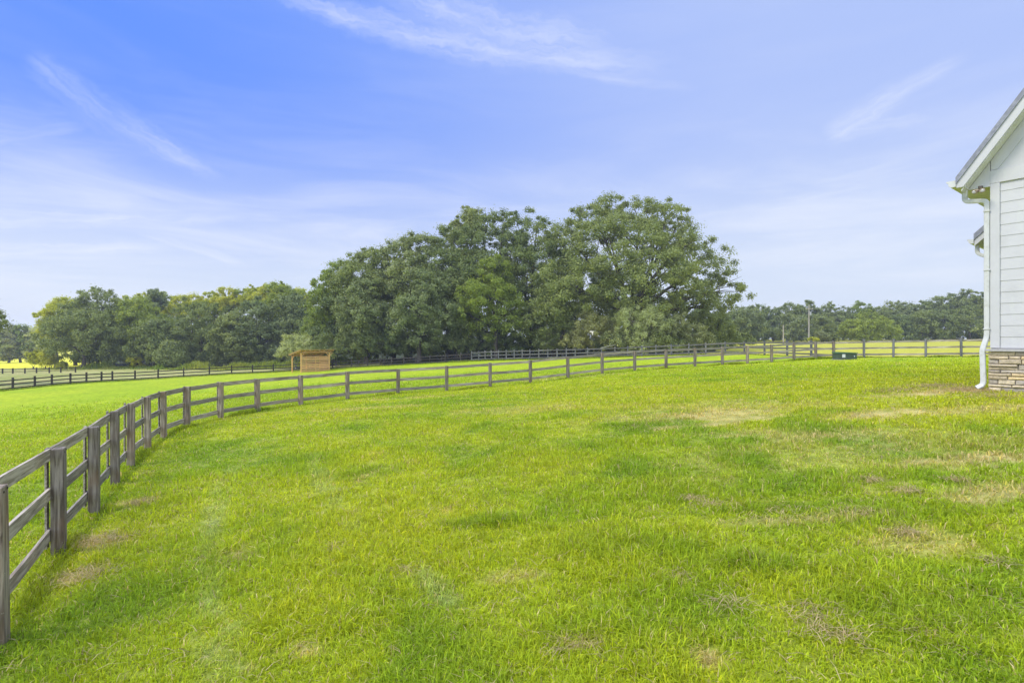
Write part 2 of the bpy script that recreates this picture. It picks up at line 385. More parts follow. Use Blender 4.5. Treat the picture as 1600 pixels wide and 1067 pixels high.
# lush darker tufts
lush_px = [(765, 822, .40, .14, .8), (575, 740, .5, .35, .6), (1180, 760, 1.3, .4, .45), (960, 860, .6, .3, .4), (1170, 888, .35, .15, .7), (1040, 780, .7, .3, .4), (1500, 690, 2., .7, .5), (1000, 740, 1.2, .5, .4),
           (1480, 960, .8, .3, .5), (1260, 790, 1.2, .12, .7), (1390, 805, 1.2, .25, .5), (1050, 720, 1.2, .3, .4), (900, 700, 1.4, .5, .3)]
lush = [(*ground_at(a, c), rx, ry, s) for a, c, rx, ry, s in lush_px]
def spots(x, y, L, wob):
    out = np.zeros(len(x))
    for cx, cy, rx, ry, s in L:
        d = np.sqrt(((x-cx)/rx)**2+((y-cy)/ry)**2)
        out = np.maximum(out, s*sstep(1.5-d+wob*1.4, 0, 1.2))
    return out
FX, FY = ground_at(115, 578)
def fields(x, y):
    """per point: colour (n,3), dryness, lush"""
    n1 = fbm(x, y, 5., 1); n2 = fbm(x, y, 1.1, 2); n3 = fbm(x, y, 19., 3, 3); n4 = fbm(x, y, .35, 4, 3)
    wob = (n2-.5)*1.4+(n4-.5)*.8
    lawn = in_poly(x, y, lawn_poly); inner = in_poly(x, y, inner_poly)
    G = np.array([.300, .43, .014]); Yl = np.array([.445, .495, .018]); D = np.array([.185, .31, .015]); T = np.array([.55, .43, .18])
    a = sstep(n1*.55+n2*.3+n3*.3, .38, .78)[:, None]
    C = G*(1-a)+Yl*a
    dk = sstep(n2*.6+n1*.4, .50, .30)[:, None]*.55
    C = C*(1-dk)+D*dk
    # far part of the lawn shifts to a more even yellow green
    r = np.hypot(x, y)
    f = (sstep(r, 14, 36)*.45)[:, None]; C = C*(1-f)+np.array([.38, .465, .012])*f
    dr = spots(x, y, dry, wob)
    scat = sstep(n4*.5+n2*.5, .66, .78)*.5*sstep(r, 40, 8)
    dr = np.maximum(dr, scat)
    pl = track_mask(x, y, n2)*sstep(n4*.4+vnoise(x, y, .12, 77)*.25+vnoise(x, y, .8, 78)*.45, .4, .75); lu = spots(x, y, lush, wob)
    lu3 = lu[:, None]*.75; C = C*(1-lu3)+D*lu3
    pl3 = (pl*.38)[:, None]; C = C*(1-pl3)+np.array([.48, .54, .28])*pl3
    dr3 = (dr*.9)[:, None]; C = C*(1-dr3)+T*dr3
    # beyond the fences
    out = ~inner
    o_r = out & (x > 8+.0*y)                      # the hay field on the right
    n5 = fbm(x*.25, y, 5., 9, 3)[:, None]
    C[o_r] = (np.array([.42, .41, .04])*(1-n5[o_r])+np.array([.53, .50, .06])*n5[o_r])
    o_l = out & (x < -20)
    C[o_l] = (np.array([.30, .30, .07])*(1-n5[o_l])+np.array([.47, .43, .16])*n5[o_l])
    k = sstep(n2[o_l], .45, .7)[:, None]*.4; C[o_l] = C[o_l]*(1-k)+np.array([.2, .30, .03])*k
    hay = out & (x < -.80*y) & (y > 106+ (n2-.5)*4)
    C[hay] = np.array([.72, .68, .04])+(n5[hay]-.5)*np.array([.12, .12, .02])  # hay yellow, with the strong sun on the field put into it
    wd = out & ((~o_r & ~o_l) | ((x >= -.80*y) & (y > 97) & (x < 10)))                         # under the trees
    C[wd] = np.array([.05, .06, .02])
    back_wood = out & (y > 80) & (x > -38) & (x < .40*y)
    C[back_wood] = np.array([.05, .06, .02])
    pas = inner & ~lawn
    p3 = pas[:, None]*.35
    C = C*(1-p3)+(np.array([.29, .40, .014])+(n1[:, None]-.5)*np.array([.12, .10, .02]))*p3
    return np.clip(C, 0, 1), dr, lu, lawn, inner

angs = np.concatenate([np.arange(-180, -62, 4.), np.arange(-62, 62, .22), np.arange(62, 180, 4.)])
rad = np.concatenate([[0.], 1.0*1.0165**np.arange(0, 490)])
rad = rad[rad < 900]
aa, rr = np.meshgrid(np.radians(angs), rad[1:])
gx = (np.sin(aa)*rr).ravel(); gy = (np.cos(aa)*rr).ravel()
gzv = terr(gx, gy)+(fbm(gx, gy, 2.2, 21, 3)-.5)*.07*sstep(np.hypot(gx, gy), 200, 30)
V = np.column_stack([gx, gy, gzv]); na = len(angs); nr = len(rad)-1
ii = np.arange(nr-1)[:, None]*na; jj = np.arange(na)[None]
F = np.stack([ii+jj, ii+(jj+1) % na, ii+na+(jj+1) % na, ii+na+jj], -1).reshape(-1, 4)[:, ::-1]
gme = mesh_np('ground', V, F, True)
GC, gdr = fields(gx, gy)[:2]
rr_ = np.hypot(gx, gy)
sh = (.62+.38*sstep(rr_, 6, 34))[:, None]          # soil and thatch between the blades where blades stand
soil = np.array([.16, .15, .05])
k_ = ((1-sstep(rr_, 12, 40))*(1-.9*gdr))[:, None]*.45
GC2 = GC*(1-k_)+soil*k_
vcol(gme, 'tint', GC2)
m, n = new_mat('meadow_ground')
at = n.n('ShaderNodeAttribute', attribute_name='tint'); co = objco(n)
nz = n.noise(co, 3.2, 8., .72); nz2 = n.noise(n.mapping(co, (.5, 1.6, 1)), 1.2, 6., .65)
c = n.mix(1., at.outputs[0], n.mix(n.mr(nz, .3, .7), (.62, .66, .6), (1.32, 1.26, 1.4)), 'MULTIPLY')
c = n.mix(1., c, n.mix(n.mr(nz2, .3, .7), (.82, .86, .8), (1.16, 1.1, 1.2)), 'MULTIPLY')
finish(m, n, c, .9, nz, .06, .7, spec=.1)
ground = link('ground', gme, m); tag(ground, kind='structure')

# ------------------------------------------------------------------ grass blades
m, n = new_mat('grass_blade')
at = n.n('ShaderNodeAttribute', attribute_name='tint')
M_grass = finish(m, n, at.outputs[0], .55, spec=.25, transl=(.42, n.mix(1., at.outputs[0], (1.5, 1.4, .8), 'MULTIPLY')))
def blades(x, y, h, w, lean, C, zoff=0., yaw=None, lod=False, drop=1.):
    n_ = len(x); z = terr(x, y)+(fbm(x, y, 2.2, 21, 3)-.5)*.07+zoff-.005
    yaw = rng.uniform(0, 2*np.pi, n_) if yaw is None else yaw
    face = yaw+rng.normal(0, .5, n_)+np.pi/2
    wx, wy = np.cos(face)*w/2, np.sin(face)*w/2
    lx, ly = np.cos(yaw)*lean*h, np.sin(yaw)*lean*h
    hz = h*np.sqrt(np.clip(1-.45*lean**2, .15, 1))
    b0 = np.column_stack([x-wx, y-wy, z]); b1 = np.column_stack([x+wx, y+wy, z])
    mx = x+lx*.38; my = y+ly*.38; mz = z+hz*.62
    m0 = np.column_stack([mx-wx*.85, my-wy*.85, mz]); m1 = np.column_stack([mx+wx*.85, my+wy*.85, mz])
    tp = np.column_stack([x+lx*1.05, y+ly*1.05, z+hz*(1-.30*lean)*drop])
    V = np.stack([b0, b1, m0, m1, tp], 1).reshape(-1, 3)
    i = np.arange(n_)[:, None]*5
    F = np.stack([i+[0, 1, 3], i+[0, 3, 2], i+[2, 3, 4]], 1).reshape(-1, 3)
    CC = np.repeat(C, 5, 0)
    return V, F, CC
def sample(nb, r0, r1, p, amax):
    """points with density ~ r^-p in a wedge"""
    q = 2-p; u = rng.random(nb); r = (r0**q+u*(r1**q-r0**q))**(1/q)
    a = rng.uniform(-amax, amax, nb); return np.sin(a)*r, np.cos(a)*r, r
NT_ = 200000
tx, ty, tr = sample(NT_, 1.6, 55., 1.65, R(68))
k = 7
x = np.repeat(tx, k); y = np.repeat(ty, k); r = np.repeat(tr, k)
ja = rng.uniform(0, 2*np.pi, len(x)); jr = np.abs(rng.normal(0, 1, len(x)))*np.clip(.012+.004*r, .02, .16)
x = x+np.cos(ja)*jr; y = y+np.sin(ja)*jr
C, dr, lu, lawn, inner = fields(x, y)
hn = fbm(x, y, .9, 33, 3); hn2 = fbm(x, y, .25, 34, 2)
keep = rng.random(len(x)) > dr*.72
keep &= inner & (rng.random(len(x)) < 1-sstep(r, 26, 54))
x, y, r, ja, C, dr, lu, hn, hn2, lawn = [v[keep] for v in (x, y, r, ja, C, dr, lu, hn, hn2, lawn)]
h = (.035+.075*sstep(hn, .3, .75)+.03*hn2)*(1+.9*lu)*rng.uniform(.55, 1.3, len(x))*np.where(lawn, 1, 1.25)*(1-.5*dr)
w = np.clip(.0034+.00062*r, .0045, .024)*rng.uniform(.7, 1.4, len(x))*np.where(rng.random(len(x)) < .15, 1.7, 1)
lean = np.clip(rng.normal(.75, .35, len(x)), .1, 1.5)
yaw = ja+rng.normal(0, .9, len(x))+(fbm(x, y, 1.5, 40, 2)-.5)*4
var = rng.normal(1, .24, len(x))[:, None]
yel = (rng.random(len(x)) < .16)[:, None]; dead = (rng.random(len(x)) < (.05+.5*dr))[:, None]
C = np.where(yel, C*np.array([1.3, 1.15, 1.0]), C)
C = np.where(dead, np.array([.60, .48, .22]), C)*np.clip(var, .55, 1.5)
V1, F1, C1 = blades(x, y, h, w, lean, np.clip(C, 0, .9), yaw=yaw)
gm = mesh_np('grass', V1, F1); vcol(gm, 'tint', C1)
go = link('grass', gm, M_grass)
tag(go, 'bright green mown grass covering the lawn and the pasture behind the near fence', 'grass', kind='stuff')
# dead clippings lying on the lawn
cl = [(150, 848, .32, 120), (130, 905, .3, 80), (915, 1008, .16, 24), (880, 1010, .1, 14), (1365, 752, .14, 40), (1420, 770, .12, 36), (1495, 755, .13, 40), (1345, 803, .2, 50),
      (1408, 835, .12, 40), (1450, 988, .2, 50), (1305, 995, .12, 40), (1080, 782, .1, 30), (1115, 790, .25, 60), (1275, 970, .2, 50), (1555, 882, .1, 24), (1140, 950, .12, 30),
      (375, 880, .12, 40), (215, 787, .16, 50), (1395, 612, .6, 220), (1460, 606, .7, 300), (1510, 612, .5, 300), (1560, 620, .8, 260), (1060, 905, .14, 30), (300, 885, .1, 30), (525, 860, .12, 30), (1000, 670, .5, 40), (640, 900, .15, 30), (1210, 800, .5, 50)]
xs, ys = [], []
for px, py, s, c_ in cl:
    cx, cy = ground_at(px, py)
    xs.append(rng.normal(cx, s*.6, c_*2)); ys.append(rng.normal(cy, s*.5, c_*2))
for _ in range(1100):
    r_ = rng.uniform(3, 22); a_ = rng.uniform(-.85, .85); k2 = rng.integers(1, 6)
    xs.append(rng.normal(np.sin(a_)*r_, .05, k2)); ys.append(rng.normal(np.cos(a_)*r_, .05, k2))
x = np.concatenate(xs); y = np.concatenate(ys); n_ = len(x)
C = np.array([.60, .48, .24])*rng.uniform(.5, 1.1, (n_, 1))
V1, F1, C1 = blades(x, y, rng.uniform(.05, .14, n_), np.clip(.003+.0007*np.hypot(x, y), .004, .02), rng.uniform(1.2, 1.9, n_), C, zoff=.035, drop=.5)
gm = mesh_np('hay_clippings', V1, F1); vcol(gm, 'tint', C1)
tag(link('hay_clippings', gm, M_grass), 'dry tan grass clippings scattered over the lawn', 'clippings', kind='stuff')
# taller weeds in the rough at the foot of the left tree line
def strip(p0, p1, nb, wdt):
    t = rng.random(nb); xx = p0[0]+(p1[0]-p0[0])*t; yy = p0[1]+(p1[1]-p0[1])*t
    return xx+rng.normal(0, wdt, nb), yy+rng.normal(0, wdt, nb)
xs, ys = [], []
for a, c_, nb in [((-88, 100), (-62, 101), 9000), ((-66, 98), (-38, 92), 16000), ((-38, 90), (-24, 84), 5000)]:
    u, v = strip(a, c_, nb, 1.4); xs.append(u); ys.append(v)
x = np.concatenate(xs); y = np.concatenate(ys); n_ = len(x)
hh = (.35+1.3*sstep(fbm(x, y, 3.5, 50, 3), .42, .75))*rng.uniform(.5, 1.2, n_)
tone = fbm(x, y, 4., 51, 2)[:, None]
C = (np.array([.13, .24, .02])*(1-tone)+np.array([.40, .40, .06])*tone)*rng.uniform(.6, 1.3, (n_, 1))
V1, F1, C1 = blades(x, y, hh, np.full(n_, .10), rng.uniform(.1, .6, n_), C)
gm = mesh_np('tall_weeds', V1, F1); vcol(gm, 'tint', C1)
tag(link('tall_weeds', gm, M_grass), 'tall yellow green weeds along the foot of the left woods', 'weeds', kind='stuff')
# rough grass along the fence lines
xs, ys = [], []
for L, step in ((near_p, 500), (dark_p, 420), (back_p, 260), (right_p, 420)):
    for i in range(len(L)-1):
        u, v = strip(L[i], L[i+1], step, .09 if L is not dark_p else .35); xs.append(u); ys.append(v)
x = np.concatenate(xs); y = np.concatenate(ys); ok = (y > 2.0) & (np.abs(x) < y*1.35); x, y = x[ok], y[ok]; n_ = len(x); rr3 = np.hypot(x, y)
C = fields(x, y)[0]*rng.uniform(.45, 1.0, (n_, 1))
hh = (.05+.16*sstep(fbm(x, y, 2., 60, 3), .4, .8)+.12*sstep(rr3, 50, 60))*rng.uniform(.6, 1.3, n_)
V1, F1, C1 = blades(x, y, hh, np.clip(.004+.0009*rr3, .005, .05), rng.uniform(.2, .9, n_), C)
gm = mesh_np('fence_line_grass', V1, F1); vcol(gm, 'tint', C1)
tag(link('fence_line_grass', gm, M_grass), 'longer unmown grass growing along the fence lines', 'grass', kind='stuff')

# ------------------------------------------------------------------ fences
def rail_mesh(L, hgt, thk):
    mb = MB(); nseg = 5; V = []; F = []
    sag = random.uniform(-.008, .012); wob = [random.uniform(-.003, .003) for _ in range(nseg+1)]
    for i in range(nseg+1):
        t = i/nseg; x = L*t; dz = -sag*4*t*(1-t)
        for yy, zz in ((-thk/2, -hgt/2), (thk/2, -hgt/2), (thk/2, hgt/2), (-thk/2, hgt/2)):
            V.append((x, yy+wob[i], zz+dz+random.uniform(-.0015, .0015)))
    for i in range(nseg):
        for k in range(4): F.append((i*4+k, i*4+(k+1) % 4, (i+1)*4+(k+1) % 4, (i+1)*4+k))
    F += [(3, 2, 1, 0), tuple(nseg*4+k for k in range(4))]
    return mb.add(V, F)
def fence(label, name, P_, Hh, side, post_w, rails, mp, mr_, group=None, batten=False, skip_first=False, over=0., post_d=None, bolts=0):
    root = empty(name, (P_[0][0], P_[0][1], gz(*P_[0][:2])))
    inv = Matrix.Translation(-root.location); post_d = post_d or post_w
    tag(root, label, 'fence', group)
    n_ = len(P_); dirs = []
    for i in range(n_):
        a = Vector(P_[max(i-1, 0)][:2]); c = Vector(P_[min(i+1, n_-1)][:2]); dirs.append((c-a).normalized())
    for i in range(n_):
        x, y = P_[i][:2]; z = gz(x, y); d = dirs[i]; ang = math.atan2(d.y, d.x)
        Mx = inv @ Matrix.Translation((x, y, z)) @ Matrix.Rotation(ang, 4, 'Z') @ Matrix.Rotation(random.uniform(-.012, .012), 4, 'X') @ Matrix.Rotation(random.uniform(-.012, .012), 4, 'Y')
        jig = random.uniform(-.02, .02)
        if not (skip_first and i == 0):
            p = MB().box((-post_w/2, -post_d/2, -.25), (post_w/2, post_d/2, Hh+jig+over)).build('post', mp, root, mw=Mx, bevel=.006)
            if i < bolts:
                for sx in (-.035, .04):
                    MB().ell((sx, -side*(post_d/2), Hh-.055+sx*.2), (.013, .006, .013), 8, 4).build('bolt', M_bolt, p)
        if batten:
            off = side*(post_d/2+.03+.014)
            MB().box((-.055, off-.011, .12), (.055, off+.011, Hh+jig+.012)).build('batten', mr_, root, mw=Mx, bevel=.003)
    for i in range(n_-1):
        a = Vector((P_[i][0], P_[i][1], gz(*P_[i][:2]))); c = Vector((P_[i+1][0], P_[i+1][1], gz(*P_[i+1][:2])))
        d = (c-a); L = d.length; yawd = math.atan2(d.y, d.x); pit = math.asin(d.z/L)
        nrm = Vector((-math.sin(yawd), math.cos(yawd), 0))*side*(post_d/2+.0165)
        for k, (zc, hg) in enumerate(rails):
            Mx = inv @ Matrix.Translation(a+nrm+Vector((0, 0, zc+random.uniform(-.012, .012)))) @ Matrix.Rotation(yawd, 4, 'Z') @ Matrix.Rotation(-pit+random.uniform(-.003, .003), 4, 'Y')
            rail_mesh(L-.004, hg, .03).build('rail', mr_, root, mw=Mx)
    return root
M_bolt = simple('rusty_bolt', (.03, .022, .018), .7, .3)
def lead(P_):       # continue the near fence out of the frame, towards the viewer's left
    a, c = Vector(P_[0][:2]), Vector(P_[1][:2]); d = Vector((.75, -.66))*2.45
    out = []
    for k in range(2, 0, -1): q = a+d*k*Vector((1, 1)).x; out.append((q.x, q.y, 0))
    return out
nearP = near_p
R3 = [(1.255, .14), (.77, .14), (.27, .14)]
# two posts more, out of the frame
e1 = (near_p[0][0]+1.1, near_p[0][1]-2.2, 0); e2 = (e1[0]+1.4, e1[1]-2.0, 0)
nearP = [e2, e1]+near_p
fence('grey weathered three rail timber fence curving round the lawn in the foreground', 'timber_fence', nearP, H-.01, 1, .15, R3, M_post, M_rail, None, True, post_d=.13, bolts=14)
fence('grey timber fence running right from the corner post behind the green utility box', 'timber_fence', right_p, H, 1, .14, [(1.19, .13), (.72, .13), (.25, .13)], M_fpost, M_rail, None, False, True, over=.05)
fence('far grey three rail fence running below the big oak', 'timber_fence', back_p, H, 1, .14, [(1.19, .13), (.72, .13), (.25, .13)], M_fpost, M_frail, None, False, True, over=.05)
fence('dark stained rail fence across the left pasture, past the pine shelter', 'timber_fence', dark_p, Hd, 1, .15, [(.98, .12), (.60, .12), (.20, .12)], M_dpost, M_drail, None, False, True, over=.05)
# low old fence at the edge of the hay field
fl = [ground_at(px, 584.5-.02*px) for px in (-40, -18, 4, 12+8, 39, 57, 77, 95, 118)]
fence('low old post and rail fence in front of the yellow hay field', 'paddock_fence', [(*p, 0) for p in fl], .95, 1, .16, [(.75, .08), (.35, .08)], M_dpost, M_drail)

# ------------------------------------------------------------------ house
u = Vector((.588, -.809, 0)); v = Vector((.809, .588, 0)); ZG = CAMZ-1.25
house = empty('farmhouse', (HC[0], HC[1], ZG), 0)
tag(house, 'white farmhouse gable end with lap siding on a stone base', 'house')
MH = Matrix(((u.x, v.x, 0, 0), (u.y, v.y, 0, 0), (0, 0, 1, 0), (0, 0, 0, 1)))   # local (a,b,c): along gable, into depth, up
def hb(mb, name, m_, parent=house, bevel=0., smooth=False):
    mb.v = [tuple(MH @ Vector(p)) for p in mb.v]; return mb.build(name, m_, parent, bevel=bevel, smooth=smooth)
# white paint
m, n = new_mat('white_paint'); co = objco(n)
d1 = n.noise(co, 2.3, 5., .6); d2 = n.noise(n.mapping(co, (3, 3, .5)), 2., 4., .6)
c = n.mix(n.mr(d1, .3, .75, 0., 1.), (.55, .537, .512), (.50, .488, .458)); c = n.mix(n.mr(d2, .55, .8, 0., .35), c, (.62, .63, .55))
M_white = finish(m, n, c, .45, n.noise(n.mapping(co, (4, 4, 40)), 3., 3., .5), .002, .3, spec=.35)
m, n = new_mat('soffit_paint'); co = objco(n)
d1 = n.noise(co, 1.6, 5., .65)
M_soffit = finish(m, n, n.mix(n.mr(d1, .4, .7, 0., 1.), (.62, .62, .55), (.46, .46, .34)), .6)
m, n = new_mat('gutter_metal'); co = objco(n); d1 = n.noise(co, 5., 5., .65)
M_gutter = finish(m, n, n.mix(n.mr(d1, .45, .75, 0., .8), (.58, .575, .52), (.40, .39, .31)), .4, spec=.4)
m, n = new_mat('roof_metal'); co = objco(n); d1 = n.noise(co, 9., 5., .7)
M_roof = finish(m, n, n.mix(n.mr(d1, .35, .7), (.20, .205, .22), (.30, .305, .32)), .55, d1, .004, .6, metallic=.2)
EXP = .281; SB = 1.055                      # lap exposure, stone base height
WL = 6.2                                    # half gable is about this wide; only its left end is in the frame
EV = 5.58                                   # height of wall top at the corner
# backing wall (gable polygon), set behind the boards
PITCH = 1.43
ridge_a = 3.9
top = 5.98; LBZ = 5.25
wallp = [(.0, .06, SB), (2*ridge_a, .06, SB), (2*ridge_a, .06, top), (ridge_a, .06, top+ridge_a*PITCH), (.0, .06, top)]
hb(MB().prism(wallp, (0, .15, 0)), 'gable_wall', M_white)
hb(MB().box((0.004, .21, SB), (.16, 9, top)), 'side_wall', M_white)
# lap boards: each a wedge, bottom edge proud -> real shadow line
LB = LBZ
z = SB+.03; k = 0; lap = MB()
while z < LB-.02:
    z2 = min(z+EXP, LB)
    lap.add([(.17, .032, z), (2*ridge_a-.17, .032, z), (2*ridge_a-.17, .042, z2), (.17, .042, z2), (.17, .058, z), (2*ridge_a-.17, .058, z), (2*ridge_a-.17, .058, z2), (.17, .058, z2)],
            [(0, 1, 2, 3), (0, 4, 5, 1), (0, 3, 7, 4), (1, 5, 6, 2), (3, 2, 6, 7)])
    z = z2+.0005; k += 1
hb(lap, 'lap_siding', M_white)
hb(MB().box((-.012, .002, SB+.03), (.168, .058, LB-.004)), 'corner_board', M_white, bevel=.003)
hb(MB().box((-.012, .0, LB), (2*ridge_a+.01, .058, EV+.0)), 'frieze_board', M_white, bevel=.003)
# upper gable: flat panel with a dark joint and trim boards that follow the roof
gp = [(.0, .030, EV+.008), (2*ridge_a, .030, EV+.008), (2*ridge_a, .030, top-.1), (ridge_a, .030, top-.1+ridge_a*PITCH), (.0, .030, top-.1)]
hb(MB().prism(gp, (0, .026, 0)), 'gable_panel', M_white)
zr = lambda a: top-.02+a*PITCH-.13
a_ = (EV+.012-(zr(0)-.42))/PITCH
hb(MB().prism([(0, .008, EV+.012), (a_, .008, EV+.012), (ridge_a, .008, zr(ridge_a)-.42), (ridge_a, .008, zr(ridge_a)), (0, .008, zr(0))], (0, .021, 0)), 'rake_trim', M_white)
hb(MB().box((.62, .012, EV+.02), (.68, .029, EV+.35)), 'gable_batten', M_white)
# roof: slab with thickness; overhangs
OE, OG = .60, .38
th = .14
def rp(a, off=0.): return top-.02+a*PITCH+off
def slab(a0, a1, b0, b1, o0, o1):
    return MB().add([(a0, b0, rp(a0, o0)), (a1, b0, rp(a1, o0)), (a1, b1, rp(a1, o0)), (a0, b1, rp(a0, o0)),
                     (a0, b0, rp(a0, o1)), (a1, b0, rp(a1, o1)), (a1, b1, rp(a1, o1)), (a0, b1, rp(a0, o1))],
                    [(0, 3, 2, 1), (4, 5, 6, 7), (0, 1, 5, 4), (1, 2, 6, 5), (2, 3, 7, 6), (3, 0, 4, 7)])
SO = .02
rf = hb(slab(-OE, ridge_a, -OG-.03, 9, .212, .39), 'roof', M_roof)
EOUT = 5.20
def fas(a0):
    lo = lambda a: max(EOUT+.02, rp(a, -.09)); ac = (EOUT+.02-(top-.02-.09))/PITCH
    return [(a0, -OG, EOUT+.02), (ac, -OG, EOUT+.02), (ridge_a, -OG, rp(ridge_a, -.09)), (ridge_a, -OG, rp(ridge_a, .21)), (a0, -OG, rp(a0, .21))]
hb(MB().prism(fas(-OE+.01), (0, .035, 0)), 'rake_fascia', M_white)
hb(slab(-OE+.10, ridge_a, -OG+.037, -.002, -.125, -.085), 'rake_soffit', M_soffit)
zE = rp(-OE)
# right slope, out of the frame, so that the house is whole
def slabR(o0, o1, b0, b1, name, m_):
    A0, A1 = ridge_a+.002, 2*ridge_a+OE
    f = lambda a: rp(2*ridge_a-a)
    hb(MB().add([(A0, b0, f(A0)+o0), (A1, b0, f(A1)+o0), (A1, b1, f(A1)+o0), (A0, b1, f(A0)+o0), (A0, b0, f(A0)+o1), (A1, b0, f(A1)+o1), (A1, b1, f(A1)+o1), (A0, b1, f(A0)+o1)],
                [(0, 3, 2, 1), (4, 5, 6, 7), (0, 1, 5, 4), (1, 2, 6, 5), (2, 3, 7, 6), (3, 0, 4, 7)]), name, m_)
slabR(.212, .39, -OG-.03, 9, 'roof', M_roof); slabR(-.09, .21, -OG, -OG+.035, 'rake_fascia', M_white)
ac = (EOUT-(top-.02-.13))/PITCH
hb(MB().prism([(-OE+.03, .06, EOUT), (-.006, .06, EOUT), (-.006, .06, rp(-.006, .15)), (-OE+.03, .06, rp(-OE+.03, .15))], (0, 9, 0)), 'eave_box', M_soffit)
hb(MB().prism([(ac, .004, EOUT-.012), (-.014, .004, EOUT-.012), (-.014, .004, zr(-.014))], (0, .052, 0)), 'eave_return', M_white)
hb(MB().box((-OE+.012, -OG+.037, EOUT+.03), (-OE+.04, 9, zE+.2)), 'eave_fascia', M_white)
hb(MB().box((-OE+.042, -OG+.037, EOUT+.005), (ac+.02, .058, EOUT+.03)), 'eave_soffit', M_soffit)
# gutter, an open K profile with a closed end
def gutter(a, b0, b1, zt, s, parent, M0=MH):
    prof = [(0, 0), (0, -.13), (-.08, -.135), (-.115, -.10), (-.12, -.05), (-.155, -.02), (-.155, 0)]
    prof = [(p*s, q*s) for p, q in prof]; t = .006
    V = []; F = []
    for bb in (b0, b1):
        V += [(a+p, bb, zt+q) for p, q in prof]
        V += [(a+p*.93-.003, bb, zt+q*.93) for p, q in prof]
    n_ = len(prof)
    for i in range(n_-1):
        F.append((i, i+1, i+1+2*n_, i+2*n_)); F.append((n_+i+1, n_+i, n_+i+2*n_, n_+i+1+2*n_))
    F += [(0, 2*n_, 3*n_, n_), (n_-1, 2*n_-1, 4*n_-1, 3*n_-1)]
    F.append(tuple(range(n_)))
    mb = MB().add(V, F); mb.add([(a+p, b0-.004, zt+q+.004) for p, q in prof]+[(a+p, b0-.001, zt+q+.004) for p, q in prof], [tuple(range(n_)), tuple(range(n_, 2*n_))])
    mb.v = [tuple(M0 @ Vector(p)) for p in mb.v]; return mb.build('gutter', M_gutter, parent)
gutter(-OE+.004, -OG-.02, 9, 5.41, 1.25, house)
# downspout
def spout(P_, r, parent, smooth=False):
    out = []; P_ = [Vector(p) for p in P_]
    for i, p in enumerate(P_):      # round the corners
        if 0 < i < len(P_)-1:
            a = (P_[i-1]-p); c_ = (P_[i+1]-p); d = min(.09, a.length*.45, c_.length*.45)
            for t in (0, .25, .5, .75, 1):
                q0 = p+a.normalized()*d; q1 = p+c_.normalized()*d
                out.append((q0*(1-t)*(1-t)+p*2*t*(1-t)+q1*t*t))
        else: out.append(p)
    mb = MB().tube(out, r, 12, sq=(1., .8, .45)); return hb(mb, 'downspout', M_gutter, parent)
xs_ = -.075
dsp = [(-OE-.0+.10, -.02, EOUT+.01), (-OE+.10, -.02, EOUT-.30), (xs_, .02, EOUT-.36), (xs_, .02, SB+.32), (xs_-.075, -.05, SB-.02), (xs_-.05, -.07, .22), (xs_-.07, -.085, .13), (xs_-.17, -.14, .06)]
spout(dsp, .056, house)
for zz in (SB+.5, SB+2.0, SB+3.5):
    hb(MB().box((xs_-.062, -.04, zz), (xs_+.068, .079, zz+.03)), 'strap', M_gutter)
# floodlight under the eave
fl_ = hb(MB().tube([(-.16, -.16, EOUT-.0), (-.16, -.16, EOUT-.07)], .05, 12), 'floodlight', simple('lamp_bronze', (.10, .08, .06), .5, .3), house)
for s_x in (-.08, .05):
    a0 = Vector((-.16+s_x*.3, -.17, EOUT-.10)); a1 = Vector((-.16+s_x*1.2, -.30, EOUT-.15))
    sh_ = hb(MB().tube([a0, (a0+a1)/2, a1], [.022, .05, .062], 12), 'lamp_shade', simple('lamp_tan', (.34, .26, .18), .5), fl_)
    hb(MB().ell(tuple(a1+(a1-a0).normalized()*.004), (.045, .02, .045), 10, 6), 'bulb', simple('lamp_glass', (.40, .38, .34), .15), sh_)
